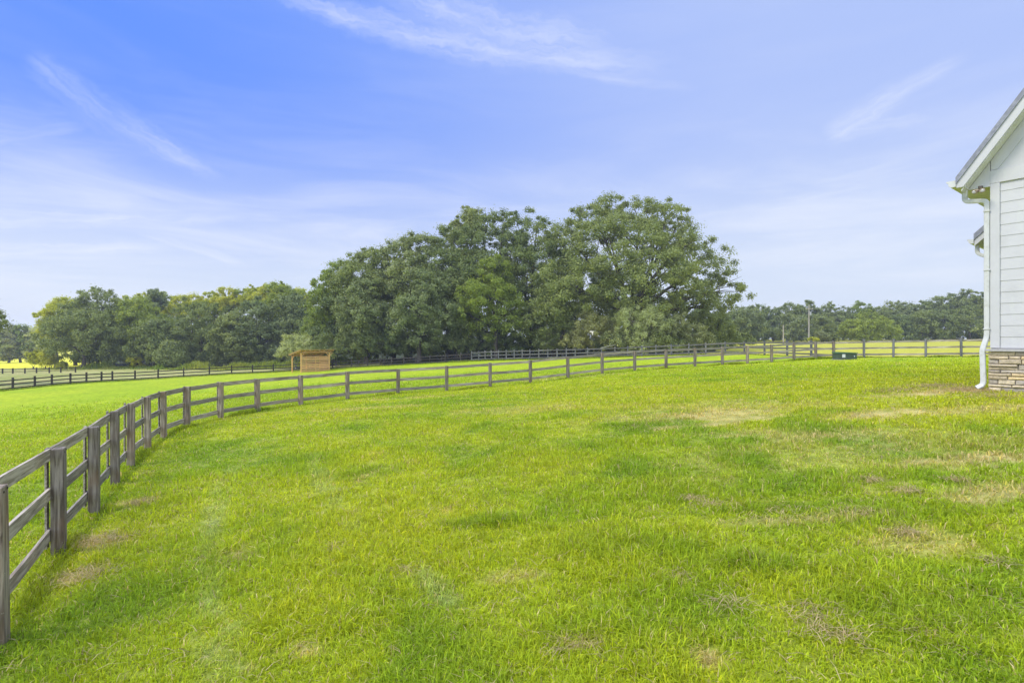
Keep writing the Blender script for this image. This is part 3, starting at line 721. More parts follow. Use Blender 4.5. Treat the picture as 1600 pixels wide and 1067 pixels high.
# stone base: individual dry-laid blocks over a mortar core
m, n = new_mat('ledge_stone'); at = n.n('ShaderNodeAttribute', attribute_name='tint'); co = objco(n)
sn = n.noise(co, 14., 7., .7); sn2 = n.noise(co, 3., 4., .6)
c = n.mix(1., at.outputs[0], n.mix(n.mr(sn, .3, .7), (.80, .76, .68), (1.40, 1.30, 1.10)), 'MULTIPLY'); c = n.mix(n.mr(sn2, .55, .7, 0., .35), c, (.40, .36, .26))
M_stone = finish(m, n, c, .9, sn, .02, .9, spec=.1)
M_mortar = simple('mortar', (.17, .15, .12), .95, var=.2, sc=12.)
hb(MB().box((.0, .0, -.5), (2*ridge_a, .055, SB-.06)), 'foundation', M_mortar)
hb(MB().box((-.004, .06, -.5), (.16, 9, SB-.002)), 'foundation', M_mortar)
def stone_face(along, L, seed):
    rs = random.Random(seed); V = []; F = []; C = []
    z = -.06
    pal = [(.36, .32, .25), (.42, .37, .28), (.30, .28, .25), (.45, .40, .30), (.33, .30, .26), (.38, .33, .24), (.27, .25, .22), (.48, .39, .24)]
    row = 0
    while z < SB-.075:
        hgt = rs.choice([.075, .09, .12, .15]) if row else .16
        if z+hgt > SB-.11: hgt = SB-.062-z
        x = -.045
        while x < L:
            ln = rs.uniform(.16, .55); split = hgt > .13 and rs.random() < .35
            parts = [(z, hgt)] if not split else [(z, hgt*.5), (z+hgt*.5, hgt*.5)]
            for zz, hh_ in parts:
                g = .007; pr = rs.uniform(.02, .065); f_ = rs.uniform(.95, 1.5); c_ = [k_*f_ for k_ in rs.choice(pal)]
                x0, x1, z0, z1 = x+g, min(x+ln, L)-g, zz+g, zz+hh_-g
                if x1-x0 < .04: continue
                j = lambda s: rs.uniform(-s, s); bv = .016
                ring0 = [(x0+j(.005), z0+j(.004)), ((x0+x1)/2, z0+j(.006)), (x1+j(.005), z0+j(.004)), (x1+j(.005), z1+j(.004)), ((x0+x1)/2+j(.02), z1+j(.006)), (x0+j(.005), z1+j(.004))]
                cx, cz = (x0+x1)/2, (z0+z1)/2
                ins = lambda p, d: (p[0]-math.copysign(min(d, abs(p[0]-cx)), p[0]-cx), p[1]-math.copysign(min(d, abs(p[1]-cz)*.8), p[1]-cz))
                ringF = [ins(p, bv) for p in ring0]
                n0 = len(V); dps = [j(.007) for _ in range(6)]
                for p in ring0: V.append((p[0], .02, p[1]))
                for p in ring0: V.append((p[0], -pr+.014, p[1]))
                for p, dd in zip(ringF, dps): V.append((p[0], -pr+dd, p[1]))
                V.append((cx+j(.02), -pr-.004+j(.01), cz)); C += [c_]*19
                for i in range(6):
                    q = (i+1) % 6
                    F += [(n0+i, n0+q, n0+6+q, n0+6+i), (n0+6+i, n0+6+q, n0+12+q, n0+12+i), (n0+12+i, n0+12+q, n0+18, n0+18)]
            x += ln
        z += hgt; row += 1
    F = [f if f[2] != f[3] else f[:3] for f in F]
    if not along:        # on the side wall: local b runs along, faces -a
        V = [(p[1], p[0]+.05, p[2]) for p in V]
    mb = MB().add(V, F); o = hb(mb, 'stone_veneer', M_stone); vcol(o.data, 'tint', np.array(C)) if len(o.data.vertices) == len(C) else None
    return o
stone_face(True, 2*ridge_a, 3); stone_face(False, 8.9, 4)
hb(MB().box((-.10, -.095, SB-.058), (2*ridge_a, .056, SB+.006)), 'stone_ledge', simple('limestone_cap', (.40, .38, .34), .85, var=.15, sc=9., bump=.6), bevel=.008)
hb(MB().box((-.10, .060, SB-.058), (-.001, 8.9, SB+.006)), 'stone_ledge', simple('limestone_cap', (.40, .38, .34), .85, var=.15, sc=9., bump=.6), bevel=.008)
# rear wing with its lower roof, set back and reaching a little further out
KA, KB = -.86, 5.4
W2 = 3.24+1.25                               # its gutter height above the ground
P2 = .98
def rp2(a, o=0.): return W2+(a-(KA-.55))*P2+o
hb(MB().prism([(KA, KB, -.4), (-.01+.3, KB, -.4), (.29, KB, rp2(.29)), (KA, KB, rp2(KA))], (0, 3.4, 0)), 'wing_wall', M_white)
def slab2(a0, a1, b0, b1, o0, o1, name, m_):
    hb(MB().add([(a0, b0, rp2(a0, o0)), (a1, b0, rp2(a1, o0)), (a1, b1, rp2(a1, o0)), (a0, b1, rp2(a0, o0)), (a0, b0, rp2(a0, o1)), (a1, b0, rp2(a1, o1)), (a1, b1, rp2(a1, o1)), (a0, b1, rp2(a0, o1))],
                [(0, 3, 2, 1), (4, 5, 6, 7), (0, 1, 5, 4), (1, 2, 6, 5), (2, 3, 7, 6), (3, 0, 4, 7)]), name, m_)
slab2(KA-.55, .0, KB-.30, KB+3.6, .16, .36, 'wing_roof', M_roof)
slab2(KA-.54, .0, KB-.27, KB-.24, -.06, .158, 'wing_fascia', M_white)
slab2(KA-.53, .0, KB-.238, KB+3.6, -.02, .02, 'wing_soffit', M_soffit)
gutter(KA-.55, KB-.30, KB+3.6, rp2(KA-.55, .18), 1.1, house)
spout([(KA-.5, KB-.1, W2-.02), (KA-.5, KB-.1, W2-.28), (KA-.28, KB-.1, W2-.42), (KA-.075, KB-.05, W2-.40), (KA-.075, KB-.05, .2)], .055, house)

# ------------------------------------------------------------------ pine shelter in the pasture
S0 = W(470.5, 579, 70.); TH = R(45); e1_ = Vector((math.cos(TH), math.sin(TH), 0)); 
zs = min(gz(S0[0], S0[1]), gz(S0[0]+2.8, S0[1]+2.8))
shed = empty('pasture_shelter', (S0[0], S0[1], zs), TH)
tag(shed, 'small new pine run-in shelter with slatted walls beside the dark fence', 'shed')
SW, SD, HF, HB = 4.0, 3.0, 2.90, 2.38
for (x, y, hh_) in ((0, 0, HF), (SW, 0, HF), (0, SD, HB), (SW, SD, HB), (SW/2, SD, HB)):
    MB().box((x-.07, y-.07, -.6), (x+.07, y+.07, hh_)).build('post', M_pinev, shed)
MB().box((SW/2-.05, -.09, -.2), (SW/2+.05, -.071, 2.2)).build('post', M_pinev, shed)
for k in range(10):
    z0 = -.12+k*.24
    hgt = .175
    MB().box((-.07, -.062, z0), (SW+.07, -.022, z0+hgt)).build('slat', M_pine, shed)
    MB().box((SW+.02, .08, z0), (SW+.055, SD-.08, z0+hgt)).build('slat', M_pine, shed)
MB().box((-.15, -.07, HF-.18), (SW+.3, .07, HF)).build('beam', M_pine, shed)
MB().box((-.15, SD-.07, HB-.18), (SW+.3, SD+.07, HB)).build('beam', M_pine, shed)
for x, sgn in ((0, 1), (SW, -1), (SW, 1)):
    MB().tube([(x, 0, HF-.75), (x+sgn*.5, 0, HF-.14)], .055, 4).build('brace', M_pine, shed)
MB().tube([(0, SD, HB-.7), (0, SD-.55, HB-.05)], .055, 4).build('brace', M_pine, shed)
sl = (HB-HF)/SD
for k in range(8):
    x = -.25+k*(SW+.7)/7
    MB().prism([(x-.03, -.45, HF-.45*-sl*-1+.0+.225*0), (x-.03, SD+.4, HB+.4*sl), (x-.03, SD+.4, HB+.4*sl+.14), (x-.03, -.45, HF-.45*sl+.14)], (.05, 0, 0)).build('rafter', M_pine, shed)
MB().prism([(-.4, -.55, HF-.55*sl+.145), (-.4, SD+.5, HB+.5*sl+.145), (-.4, SD+.5, HB+.5*sl+.18), (-.4, -.55, HF-.55*sl+.18)], (SW+1.0, 0, 0)).build('roof', simple('shed_roof', (.50, .36, .17), .6, var=.12, sc=2.), shed)

# ------------------------------------------------------------------ green utility box
bx, by = 20.0+4.6, 37.6
bx = (1320-800)/800*by; bz = gz(bx, by)
ub = empty('utility_box', (bx, by, bz), R(12))
tag(ub, 'dark green metal utility box standing by the fence corner post', 'utility box')
M_gbox = simple('green_box_paint', (.060, .085, .055), .45, .0, .15, 4.)
MB().box((-.66, -.40, -.05), (.66, .42, .44)).build('cabinet', M_gbox, ub, bevel=.01)
MB().prism([(-.70, -.45, .445), (.70, -.45, .445), (.70, -.45, .50), (-.70, -.45, .56)], (0, .9, 0)).build('lid', simple('green_lid_paint', (.07, .13, .07), .5, 0., .2, 5.), ub, bevel=.008)
MB().box((-.63, -.413, .16), (-.36, -.405, .40)).build('warning_label', simple('label_white', (.72, .70, .66), .6), ub)
MB().ell((.42, -.41, .24), (.045, .03, .045), 10, 6).build('lock', simple('lock_metal', (.7, .72, .74), .3, .4), ub)
MB().box((-.72, -.50, -.10), (.72, .50, .02)).build('pad', simple('concrete_pad', (.28, .25, .20), .9), ub)

# ------------------------------------------------------------------ poles and wires
M_pole = wood('pole_wood', (.30, .27, .22), (.46, .42, .34), (.34, .29, .22), (14, 14, .6), .3)
M_wire = simple('wire', (.06, .06, .06), .6)
pb = W(1264, 533, 125.); pz = gz(pb[0], pb[1]); pole = empty('utility_pole', (pb[0], pb[1], pz))
tag(pole, 'tall grey utility pole standing at the far edge of the yellow field', 'utility pole')
ph = W(1264, 476, 125.)[2]-pz
MB().tube([(0, 0, -.3), (0, 0, ph*.5), (0, 0, ph)], [.20, .17, .13], 10).build('mast', M_pole, pole)
MB().box((-.9, -.18, ph-1.1), (.9, -.06, ph-.98)).build('crossarm', M_pole, pole)
for q in (-.8, .8): MB().tube([(q, -.12, ph-.98), (q, -.12, ph-.78)], .06, 8).build('insulator', simple('insulator_glass', (.5, .52, .5), .3), pole)
MB().tube([(.32, -.05, ph-2.6), (.32, -.05, ph-1.7)], .22, 10).build('transformer', simple('transformer_grey', (.35, .36, .36), .5), pole)
p2 = W(1224, 533, 125.); p2z = gz(p2[0], p2[1]); po2 = empty('utility_pole', (p2[0], p2[1], p2z))
tag(po2, 'short pale pole left of the tall utility pole', 'pole')
MB().tube([(0, 0, -.3), (0, 0, W(1224, 508, 125.)[2]-p2z)], [.16, .11], 10).build('mast', M_pole, po2)
p3 = W(1840, 533, 125.); p3z = gz(p3[0], p3[1])
for i, (dz_, lab) in enumerate(((-.75, 'upper wire strung right from the tall utility pole'), (-1.9, 'middle wire strung right from the tall utility pole'), (-3.2, 'lower wire strung right from the tall utility pole'))):
    P_ = []
    for t in np.linspace(0, 1, 17):
        P_.append((pb[0]+(p3[0]-pb[0])*t, pb[1]-.1-12*t, pz+ph+dz_+(2.4)*t-1.2*4*t*(1-t)))
    tag(MB().tube(P_, .02, 4).build('power_line', M_wire), lab, 'cable')

# ------------------------------------------------------------------ trees
def leaf_mat(name, c1, c2, c3, tr=.30, rough=.5):
    m, n = new_mat(name)
    at = n.n('ShaderNodeAttribute', attribute_name='tint'); sp = n.sep(at.outputs[1])
    c = n.mix(sp[0], c1, c2); c = n.mix(sp[1], c, c3)
    c = n.mix(1., c, n.mix(orand(n), (.86, .90, .92), (1.14, 1.10, 1.08)), 'MULTIPLY')
    return finish(m, n, c, rough, spec=.35, transl=(tr, n.mix(1., c, (1.5, 1.5, .7), 'MULTIPLY')))
L_oak = leaf_mat('oak_leaves', (.145, .185, .050), (.26, .30, .085), (.40, .42, .11))
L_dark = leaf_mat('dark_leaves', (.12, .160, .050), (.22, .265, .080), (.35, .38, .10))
L_grey = leaf_mat('grey_green_leaves', (.150, .190, .070), (.275, .315, .115), (.42, .44, .15))
L_lime = leaf_mat('lime_leaves', (.19, .24, .040), (.31, .37, .055), (.46, .49, .07), .4)
L_yel_sun = leaf_mat('sunlit_yellow_green_leaves', (.34, .38, .03), (.50, .50, .05), (.62, .58, .07), .45)  # yellow green foliage with sunlight put into the colour
L_olive = leaf_mat('olive_leaves', (.20, .22, .075), (.33, .34, .13), (.44, .43, .17), .35)
L_pale = leaf_mat('pale_willowy_leaves', (.36, .40, .14), (.50, .52, .24), (.58, .58, .30), .4)
m, n = new_mat('bark'); co = objco(n); g = n.noise(n.mapping(co, (6, 6, 1.2)), 1.5, 6., .7)
M_bark = finish(m, n, n.mix(n.mr(g, .3, .7), (.055, .045, .035), (.16, .14, .11)), .95, g, .03, .8, spec=.05)
m, n = new_mat('pale_bark'); co = objco(n); g = n.noise(n.mapping(co, (6, 6, 1.2)), 1.5, 6., .7)
M_pbark = finish(m, n, n.mix(n.mr(g, .3, .7), (.20, .18, .14), (.36, .33, .27)), .95, spec=.05)

def leaves(centers, radii, outs, per, size, flat=.75, droop=0.):
    """leaf cards in clusters: centers (n,3), radii (n,), outs (n,3)"""
    n_ = len(centers); N = n_*per
    c = np.repeat(centers, per, 0); r = np.repeat(radii, per)[:, None]; o = np.repeat(outs, per, 0)
    d = rng.normal(size=(N, 3)); d /= np.linalg.norm(d, axis=1)[:, None]
    rad_ = np.abs(rng.normal(.62, .34, (N, 1)))
    p = c+d*rad_*r*np.array([1, 1, flat]); p[:, 2] -= (np.abs(rng.normal(0, 1, N))*droop*r[:, 0])
    nrm = o*.55+d*.55+np.array([0, 0, .35])+rng.normal(0, .55, (N, 3)); nrm /= np.linalg.norm(nrm, axis=1)[:, None]
    t = np.cross(nrm, rng.normal(size=(N, 3))); t /= np.linalg.norm(t, axis=1)[:, None]+1e-9
    bt = np.cross(nrm, t)
    s = size*rng.uniform(.55, 1.35, (N, 1))
    fold = nrm*s*.18
    V = np.stack([p-t*s*.62, p+bt*s*.34+fold, p+t*s*.62, p-bt*s*.34+fold], 1).reshape(-1, 3)
    F = np.arange(N*4).reshape(-1, 4)
    cl_t = np.repeat(rng.random(n_), per)
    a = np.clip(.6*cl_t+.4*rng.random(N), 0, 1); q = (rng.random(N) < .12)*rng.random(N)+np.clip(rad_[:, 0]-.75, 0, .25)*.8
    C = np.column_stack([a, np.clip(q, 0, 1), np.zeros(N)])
    return V, F, np.repeat(C, 4, 0)

def lobes(hulls, cr):
    out = []
    for h in hulls:
        r = min(h[3:6])
        if r < cr*1.35: out.append(h); continue
        out.append((h[0], h[1], h[2], h[3]*.74, h[4]*.74, h[5]*.74))
        k = int(np.clip(4+(h[3]/cr)**1.6*1.0, 6, 20)); g = rng.random()*6.28
        for i in range(k):
            zz = 1-2*(i+.5)/k; a = g+i*2.39996; q = math.sqrt(1-zz*zz)
            if zz < -.75: continue
            f = rng.uniform(.52, .74); lr = rng.uniform(.32, .50)
            out.append((h[0]+math.cos(a)*q*f*h[3], h[1]+math.sin(a)*q*f*h[4], h[2]+zz*f*h[5], h[3]*lr, h[4]*lr, h[5]*lr*.85))
    return out
def crown_clusters(hulls, nc, cr, top_bias=.35, inner=.25, low=-1.):
    """hulls: (x,y,z,rx,ry,rz); returns cluster centres, radii, outward vectors"""
    A = np.array([(h[3]*h[4]+h[4]*h[5]+h[3]*h[5]) for h in hulls]); A = A/A.sum()
    cs, rs, os_ = [], [], []
    for h, f in zip(hulls, A):
        k = max(3, int(nc*f)); d = rng.normal(size=(k*3, 3)); d /= np.linalg.norm(d, axis=1)[:, None]
        d = d[(rng.random(len(d)) < .55+top_bias*d[:, 2]) & (d[:, 2] > low)][:k]
        q = np.where(rng.random(len(d)) < inner, rng.uniform(.45, .85, len(d)), rng.uniform(.86, 1.08, len(d)))[:, None]
        c = np.array(h[:3])+d*q*np.array(h[3:6])
        cs.append(c); os_.append(d); rs.append(np.minimum(cr, min(h[3:6])*.6)*rng.uniform(.5, 1.25, len(c)))
    cs = np.vstack(cs); rs = np.concatenate(rs); os_ = np.vstack(os_)
    # drop clusters buried deep inside another hull
    keep = np.ones(len(cs), bool)
    for h in hulls:
        e = np.sqrt((((cs-np.array(h[:3]))/np.array(h[3:6]))**2).sum(1)); keep &= ~((e < .62) & (rng.random(len(cs)) < .8))
    return cs[keep], rs[keep], os_[keep]

def wood_tubes(mb, base, hulls, r0, fork, lean=(0, 0), twigs=0, cs=None):
    """trunk from base rising to the forks, then limbs into every hull"""
    b0 = Vector(base); top_ = Vector((base[0]+lean[0], base[1]+lean[1], base[2]+fork))
    mid = (b0+top_)/2+Vector((random.uniform(-.2, .2), random.uniform(-.2, .2), 0))
    mb.tube([b0-Vector((0, 0, .4)), b0+Vector((0, 0, .3)), mid, top_], [r0*1.45, r0*1.1, r0*.9, r0*.72], 9)
    for h in hulls:
        c = Vector(h[:3]); r1 = r0*.45*min(1., (h[3]/4.)**.5)
        m1 = top_.lerp(c, .5)+Vector((random.uniform(-.6, .6), random.uniform(-.6, .6), h[5]*.12))
        mb.tube([top_-Vector((0, 0, .2)), m1, c, c+Vector((random.uniform(-.3, .3)*h[3], random.uniform(-.3, .3)*h[4], h[5]*.6))], [r1, r1*.7, r1*.42, r1*.12], 6)
        for k in range(5):
            a = random.uniform(0, 6.28); e = random.uniform(-.2, .9)
            q = c+Vector((math.cos(a)*h[3]*.85, math.sin(a)*h[4]*.85, e*h[5]*.8))
            st = m1.lerp(c, random.random()); mb.tube([st, st.lerp(q, .5)+Vector((0, 0, .2)), q], [r1*.35, r1*.22, r1*.05], 5)
    if cs is not None and twigs:
        for _ in range(twigs):
            c = Vector(cs[random.randrange(len(cs))]); h = hulls[random.randrange(len(hulls))]; st = Vector(h[:3])
            if (c-st).length < max(h[3:6])*1.4: mb.tube([st, st.lerp(c, .6)+Vector((0, 0, random.uniform(-.3, .3))), c], [.07, .05, .02], 4)

def hand_tree(name, label, cat, depth, tpx, hpx, leafm, nc, per, lsize, cr, r0=.35, fork=None, group=None, barkm=None, top_bias=.35, inner=.3, flat=.75, droop=0., dy=1.0, low=-1., twigs=10):
    """a tree whose crown outline is given by masses at (px, py, r px [, depth offset m [, vertical squash]])"""
    s = depth/800
    bx, by = (tpx-800)/800*depth, depth; bz = gz(bx, by)
    hulls = []
    for q in hpx:
        off = q[3] if len(q) > 3 else 0.; sq = q[4] if len(q) > 4 else .85
        X, Y, Z = W(q[0], q[1], depth+off); r = q[2]*s*1.10
        hulls.append((X-bx, Y-by, Z-bz, r, r*dy, r*sq))
    root = empty(name, (bx, by, bz)); tag(root, label, cat, group)
    cs, rs, os_ = crown_clusters(lobes(hulls, cr), int(nc*2.1), cr*.86, top_bias, inner, low)
    kk = cs[:, 2] > .25; cs, rs, os_ = cs[kk], rs[kk], os_[kk]
    V, F, C = leaves(cs, rs, os_, int(per*1.05), lsize*.83, flat, droop)
    V[:, 2] = np.maximum(V[:, 2], .02)
    me = mesh_np('crown', V, F); vcol(me, 'tint', C); link('crown', me, leafm, root)
    mb = MB(); zmin = min(h[2] for h in hulls)
    wood_tubes(mb, (0, 0, 0), hulls, r0, fork if fork else max(.6, zmin*.55), twigs=twigs, cs=cs)
    mb.build('trunk', barkm or M_bark, root, smooth=True)
    return root

G1 = 'large trees of the wood behind the pasture'
# the big oak at the right end of the wood
hand_tree('oak_tree', 'huge spreading oak, tallest of the wood, at its right end', 'tree', 82, 985,
          [(1000, 350, 52, 0), (935, 350, 50, 1), (1040, 345, 40, 3), (890, 385, 55, 2), (960, 400, 75, -3), (1045, 405, 55, -1), (1085, 425, 52, 1), (1124, 455, 42, 0, .8), (1100, 480, 42, 1, .8), (1065, 375, 38, 2),
           (1010, 455, 85, -4, .6), (900, 455, 70, -3), (1085, 480, 48, 2, .6), (1060, 350, 25, 2)],
          L_oak, 860, 130, .30, 1.45, .75, 6, group=None, inner=.3, twigs=60)
H_ = hand_tree
H_('broadleaf_tree', 'dark rounded tree whose top meets the left shoulder of the huge oak', 'tree', 86, 830, [(838, 362, 34), (850, 420, 55, -2), (815, 450, 50, -1), (845, 490, 45)], L_oak, 250, 110, .30, 1.3, .5, 5, G1)
H_('broadleaf_tree', 'tall dark tree with two rounded tops left of the oak', 'tree', 87, 775, [(785, 352, 32), (755, 370, 34, 1), (790, 400, 50, -1), (760, 440, 55, -2)], L_dark, 260, 110, .30, 1.3, .5, 6, G1)
H_('broadleaf_tree', 'light green leafy tree standing out halfway up the middle of the wood', 'tree', 79, 775, [(772, 425, 30), (765, 465, 42, -1), (735, 495, 34), (790, 490, 40), (760, 520, 30)], L_lime, 230, 110, .27, 1.1, .35, 4, G1)
H_('broadleaf_tree', 'round topped dark tree left of the one with two tops', 'tree', 86, 700, [(708, 388, 38), (700, 430, 50, -2), (725, 470, 45, -1), (690, 490, 40)], L_dark, 240, 110, .30, 1.3, .45, 5, G1)
H_('broadleaf_tree', 'grey green tree with layered drooping boughs above the middle of the far fence', 'tree', 78, 655, [(668, 450, 30), (650, 485, 38, -1), (690, 495, 32), (665, 525, 30, -1), (630, 515, 26)], L_grey, 240, 110, .27, 1.05, .35, 4, G1, droop=.15)
H_('broadleaf_tree', 'broad grey green tree with a flat top right of the narrow olive one', 'tree', 85, 640, [(655, 390, 30), (625, 400, 32), (640, 435, 46, -2), (610, 450, 36)], L_grey, 230, 110, .30, 1.3, .45, 5, G1)
H_('broadleaf_tree', 'dark tree in the left half of the wood, third from its left end', 'tree', 86, 575, [(578, 412, 34), (565, 440, 44, -1), (600, 470, 40, -2)], L_oak, 210, 110, .30, 1.3, .4, 5, G1)
H_('broadleaf_tree', 'full grey green tree low behind the fence, right of the pine shelter', 'tree', 80, 572, [(565, 455, 28), (560, 490, 38, -1), (590, 500, 34), (570, 525, 30)], L_grey, 210, 110, .28, 1.15, .35, 4, G1)
H_('broadleaf_tree', 'tree with a jagged olive top at the left end of the wood', 'tree', 86, 525, [(530, 425, 22), (522, 450, 32), (508, 480, 32, -1), (500, 515, 30), (530, 500, 35)], L_lime, 230, 110, .28, 1.15, .4, 5, G1)
H_('broadleaf_tree', 'dark low tree filling the gap behind the slatted shelter', 'tree', 84, 520, [(528, 480, 32), (505, 530, 28), (540, 525, 30)], L_dark, 150, 110, .28, 1.1, .3, 3, G1)
H_('broadleaf_tree', 'dense dark green tree below the left side of the oak crown', 'tree', 79, 865, [(870, 470, 40), (845, 500, 40, -1), (900, 500, 36), (820, 515, 30)], L_oak, 230, 110, .27, 1.1, .4, 4, G1)
H_('broadleaf_tree', 'deep green tree mid wood, between the light green tree and the drooping grey one', 'tree', 82, 715, [(718, 460, 34), (712, 500, 36), (740, 440, 32, 2)], L_oak, 170, 110, .28, 1.2, .35, 4, G1)
H_('broadleaf_tree', 'rear tree whose crown shows above the dark trees left of the two tops', 'tree', 92, 735, [(738, 350, 30), (715, 375, 30)], L_oak, 90, 110, .32, 1.4, .4, 8, G1)
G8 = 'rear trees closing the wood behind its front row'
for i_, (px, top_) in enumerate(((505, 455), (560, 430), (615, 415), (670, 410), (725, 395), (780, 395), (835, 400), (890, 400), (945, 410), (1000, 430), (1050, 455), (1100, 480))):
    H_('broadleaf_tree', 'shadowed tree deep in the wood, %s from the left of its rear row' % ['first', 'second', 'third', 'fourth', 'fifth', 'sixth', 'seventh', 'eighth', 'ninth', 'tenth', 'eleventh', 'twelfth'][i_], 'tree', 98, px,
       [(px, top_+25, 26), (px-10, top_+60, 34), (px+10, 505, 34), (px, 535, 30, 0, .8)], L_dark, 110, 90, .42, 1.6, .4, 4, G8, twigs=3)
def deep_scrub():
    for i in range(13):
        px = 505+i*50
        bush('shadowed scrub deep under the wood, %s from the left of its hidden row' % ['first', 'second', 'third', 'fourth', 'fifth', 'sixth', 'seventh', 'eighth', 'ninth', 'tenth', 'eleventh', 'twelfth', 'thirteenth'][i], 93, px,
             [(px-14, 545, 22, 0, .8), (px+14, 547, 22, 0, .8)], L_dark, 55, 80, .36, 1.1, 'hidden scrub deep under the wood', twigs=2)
G2 = 'undergrowth at the foot of the wood'
def bush(label, depth, px, hpx, mt, nc=110, per=100, ls=.2, cr=.8, group=G2, barkm=None, droop=.1, name='shrub', twigs=14):
    return hand_tree(name, label, 'bush', depth, px, hpx, mt, nc, per, ls, cr, .12, .5, group, barkm, .2, .35, .9, droop, low=-.5, twigs=twigs)
deep_scrub()
bush('pale olive willow-like bush arching under the right side of the oak', 71, 1000, [(985, 500, 28), (1015, 505, 32), (1000, 530, 30)], L_pale, 150, 110, .2, .8, None, M_pbark, .5, twigs=40)
bush('wide olive bush sloping down at the right end of the wood', 71, 1065, [(1055, 515, 30), (1085, 525, 28), (1035, 530, 26), (1105, 540, 16)], L_olive, 150, 110, .2, .8, None, M_pbark, .3, twigs=30)
bush('dark green bush low between the two olive bushes by the far fence', 69.5, 1035, [(1035, 535, 20), (1055, 542, 18)], L_oak, 80, 100, .2, .7)
bush('olive green bush behind the flying bird', 74, 930, [(925, 515, 30), (950, 525, 26), (905, 535, 24)], L_olive, 140, 110, .2, .8, barkm=M_pbark, twigs=40)
bush('bush with bare pale twigs left of the flying bird', 77, 880, [(880, 525, 28), (855, 535, 22)], L_oak, 110, 110, .2, .8, barkm=M_pbark, twigs=40)
bush('green bush between the bird and the arching willow-like bush', 72, 965, [(965, 535, 22), (985, 545, 16)], L_grey, 90, 110, .2, .7)
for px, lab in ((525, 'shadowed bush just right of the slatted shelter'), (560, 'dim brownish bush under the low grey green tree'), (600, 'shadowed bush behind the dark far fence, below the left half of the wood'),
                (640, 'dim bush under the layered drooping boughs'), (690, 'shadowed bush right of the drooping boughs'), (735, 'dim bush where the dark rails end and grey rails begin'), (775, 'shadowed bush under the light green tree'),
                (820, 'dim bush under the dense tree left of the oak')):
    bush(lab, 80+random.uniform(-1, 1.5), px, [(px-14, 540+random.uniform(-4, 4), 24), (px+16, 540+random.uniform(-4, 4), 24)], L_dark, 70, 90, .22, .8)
bush('hazy pale green bush rising behind the pine shelter', 80, 462, [(462, 542, 24), (448, 553, 18), (480, 548, 20)], L_pale, 120, 120, .18, .8, None, M_pbark)
bush('dark shrub between the oak foot and the right tree line', 100, 1150, [(1145, 530, 18), (1165, 532, 14)], L_oak, 60, 80, .35, 1., None)
bush('olive shrub at the right foot of the oak crown', 79, 1128, [(1120, 515, 24), (1138, 530, 18), (1100, 505, 24)], L_oak, 110, 100, .22, .9)

# left woods
G3 = 'trees of the left woods'
LT = [  # label, depth, trunk px, hulls, mat
 ('tall round topped tree rising above the left woods near their left end', 106, 152, [(152, 464, 24), (160, 488, 34), (135, 500, 36), (170, 530, 34)], L_oak),
 ('big dark rounded tree low at the left end of the left woods', 100, 130, [(125, 515, 40), (150, 535, 36), (105, 540, 34), (85, 515, 24)], L_oak),
 ('sunlit yellow green tree on the left edge of the left woods', 108, 88, [(95, 486, 20), (80, 498, 20), (110, 492, 26), (78, 520, 16)], L_yel_sun),
 ('mid green tree second along the left woods behind the brightest weeds', 106, 215, [(215, 490, 30), (200, 515, 34), (235, 520, 34), (215, 545, 30)], L_lime),
 ('low bushy dark tree below the second tree of the left woods', 101, 240, [(240, 520, 28), (255, 545, 26), (225, 548, 24)], L_oak),
 ('dark bluish broad tree in the centre of the left woods', 104, 315, [(310, 495, 34), (335, 500, 32), (300, 525, 34), (340, 530, 36), (320, 550, 26)], L_oak),
 ('grey green tree right of the centre of the left woods', 104, 405, [(400, 490, 28), (420, 500, 30), (395, 520, 34), (425, 530, 34)], L_grey),
 ('round tree with dense foliage third from the right in the left woods', 102, 365, [(365, 510, 28), (360, 535, 30), (380, 550, 24)], L_oak),
 ('pale topped tree leaning over the hazy bush by the shelter', 104, 460, [(455, 480, 24), (470, 500, 26), (455, 520, 28)], L_grey),
 ('green pointed tree with a raised top near the right end of the left woods', 110, 440, [(432, 456, 20), (448, 468, 24), (436, 490, 32)], L_lime),
 ('small green tree in front of the centre of the left woods', 98, 268, [(268, 547, 12), (260, 558, 13), (276, 560, 12)], L_oak),
]
for lab, dp, tp, hp, mt in LT:
    hand_tree('broadleaf_tree', lab, 'tree', dp, tp, hp, mt, 190, 90, .34, 1.3, .35, 3, G3, twigs=6)
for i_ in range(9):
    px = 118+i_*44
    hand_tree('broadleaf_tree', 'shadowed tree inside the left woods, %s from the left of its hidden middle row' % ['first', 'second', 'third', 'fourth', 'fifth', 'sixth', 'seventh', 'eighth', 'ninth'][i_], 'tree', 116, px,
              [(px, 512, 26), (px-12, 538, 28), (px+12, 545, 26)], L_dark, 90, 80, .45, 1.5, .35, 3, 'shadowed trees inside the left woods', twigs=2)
# rear row of the left woods, its sunlight put into the leaf colour
G4 = 'sunlit trees along the skyline of the left woods'
row = [(195, 478, 'first'), (225, 474, 'second'), (252, 472, 'third'), (282, 476, 'fourth'), (305, 474, 'fifth'), (330, 470, 'sixth'), (352, 464, 'seventh'), (375, 466, 'eighth'), (398, 462, 'ninth'), (418, 458, 'tenth'), (470, 466, 'eleventh')]
for i, (px, py, o_) in enumerate(row):
    hand_tree('broadleaf_tree', '%s from the left of the yellow green trees on the skyline of the left woods' % o_, 'tree', 128+random.uniform(-4, 4), px, [(px, py-4, 14), (px+6, py+10, 19), (px-8, py+13, 19)], L_yel_sun if i % 5 != 2 else L_lime, 80, 80, .36, 1.2, .3, 5, G4, twigs=3)
hand_tree('broadleaf_tree', 'grey green round tree peeping over the yellow green skyline', 'tree', 122, 243, [(243, 462, 13), (240, 476, 16)], L_grey, 60, 80, .36, 1.2, .3, 8, None, twigs=3)
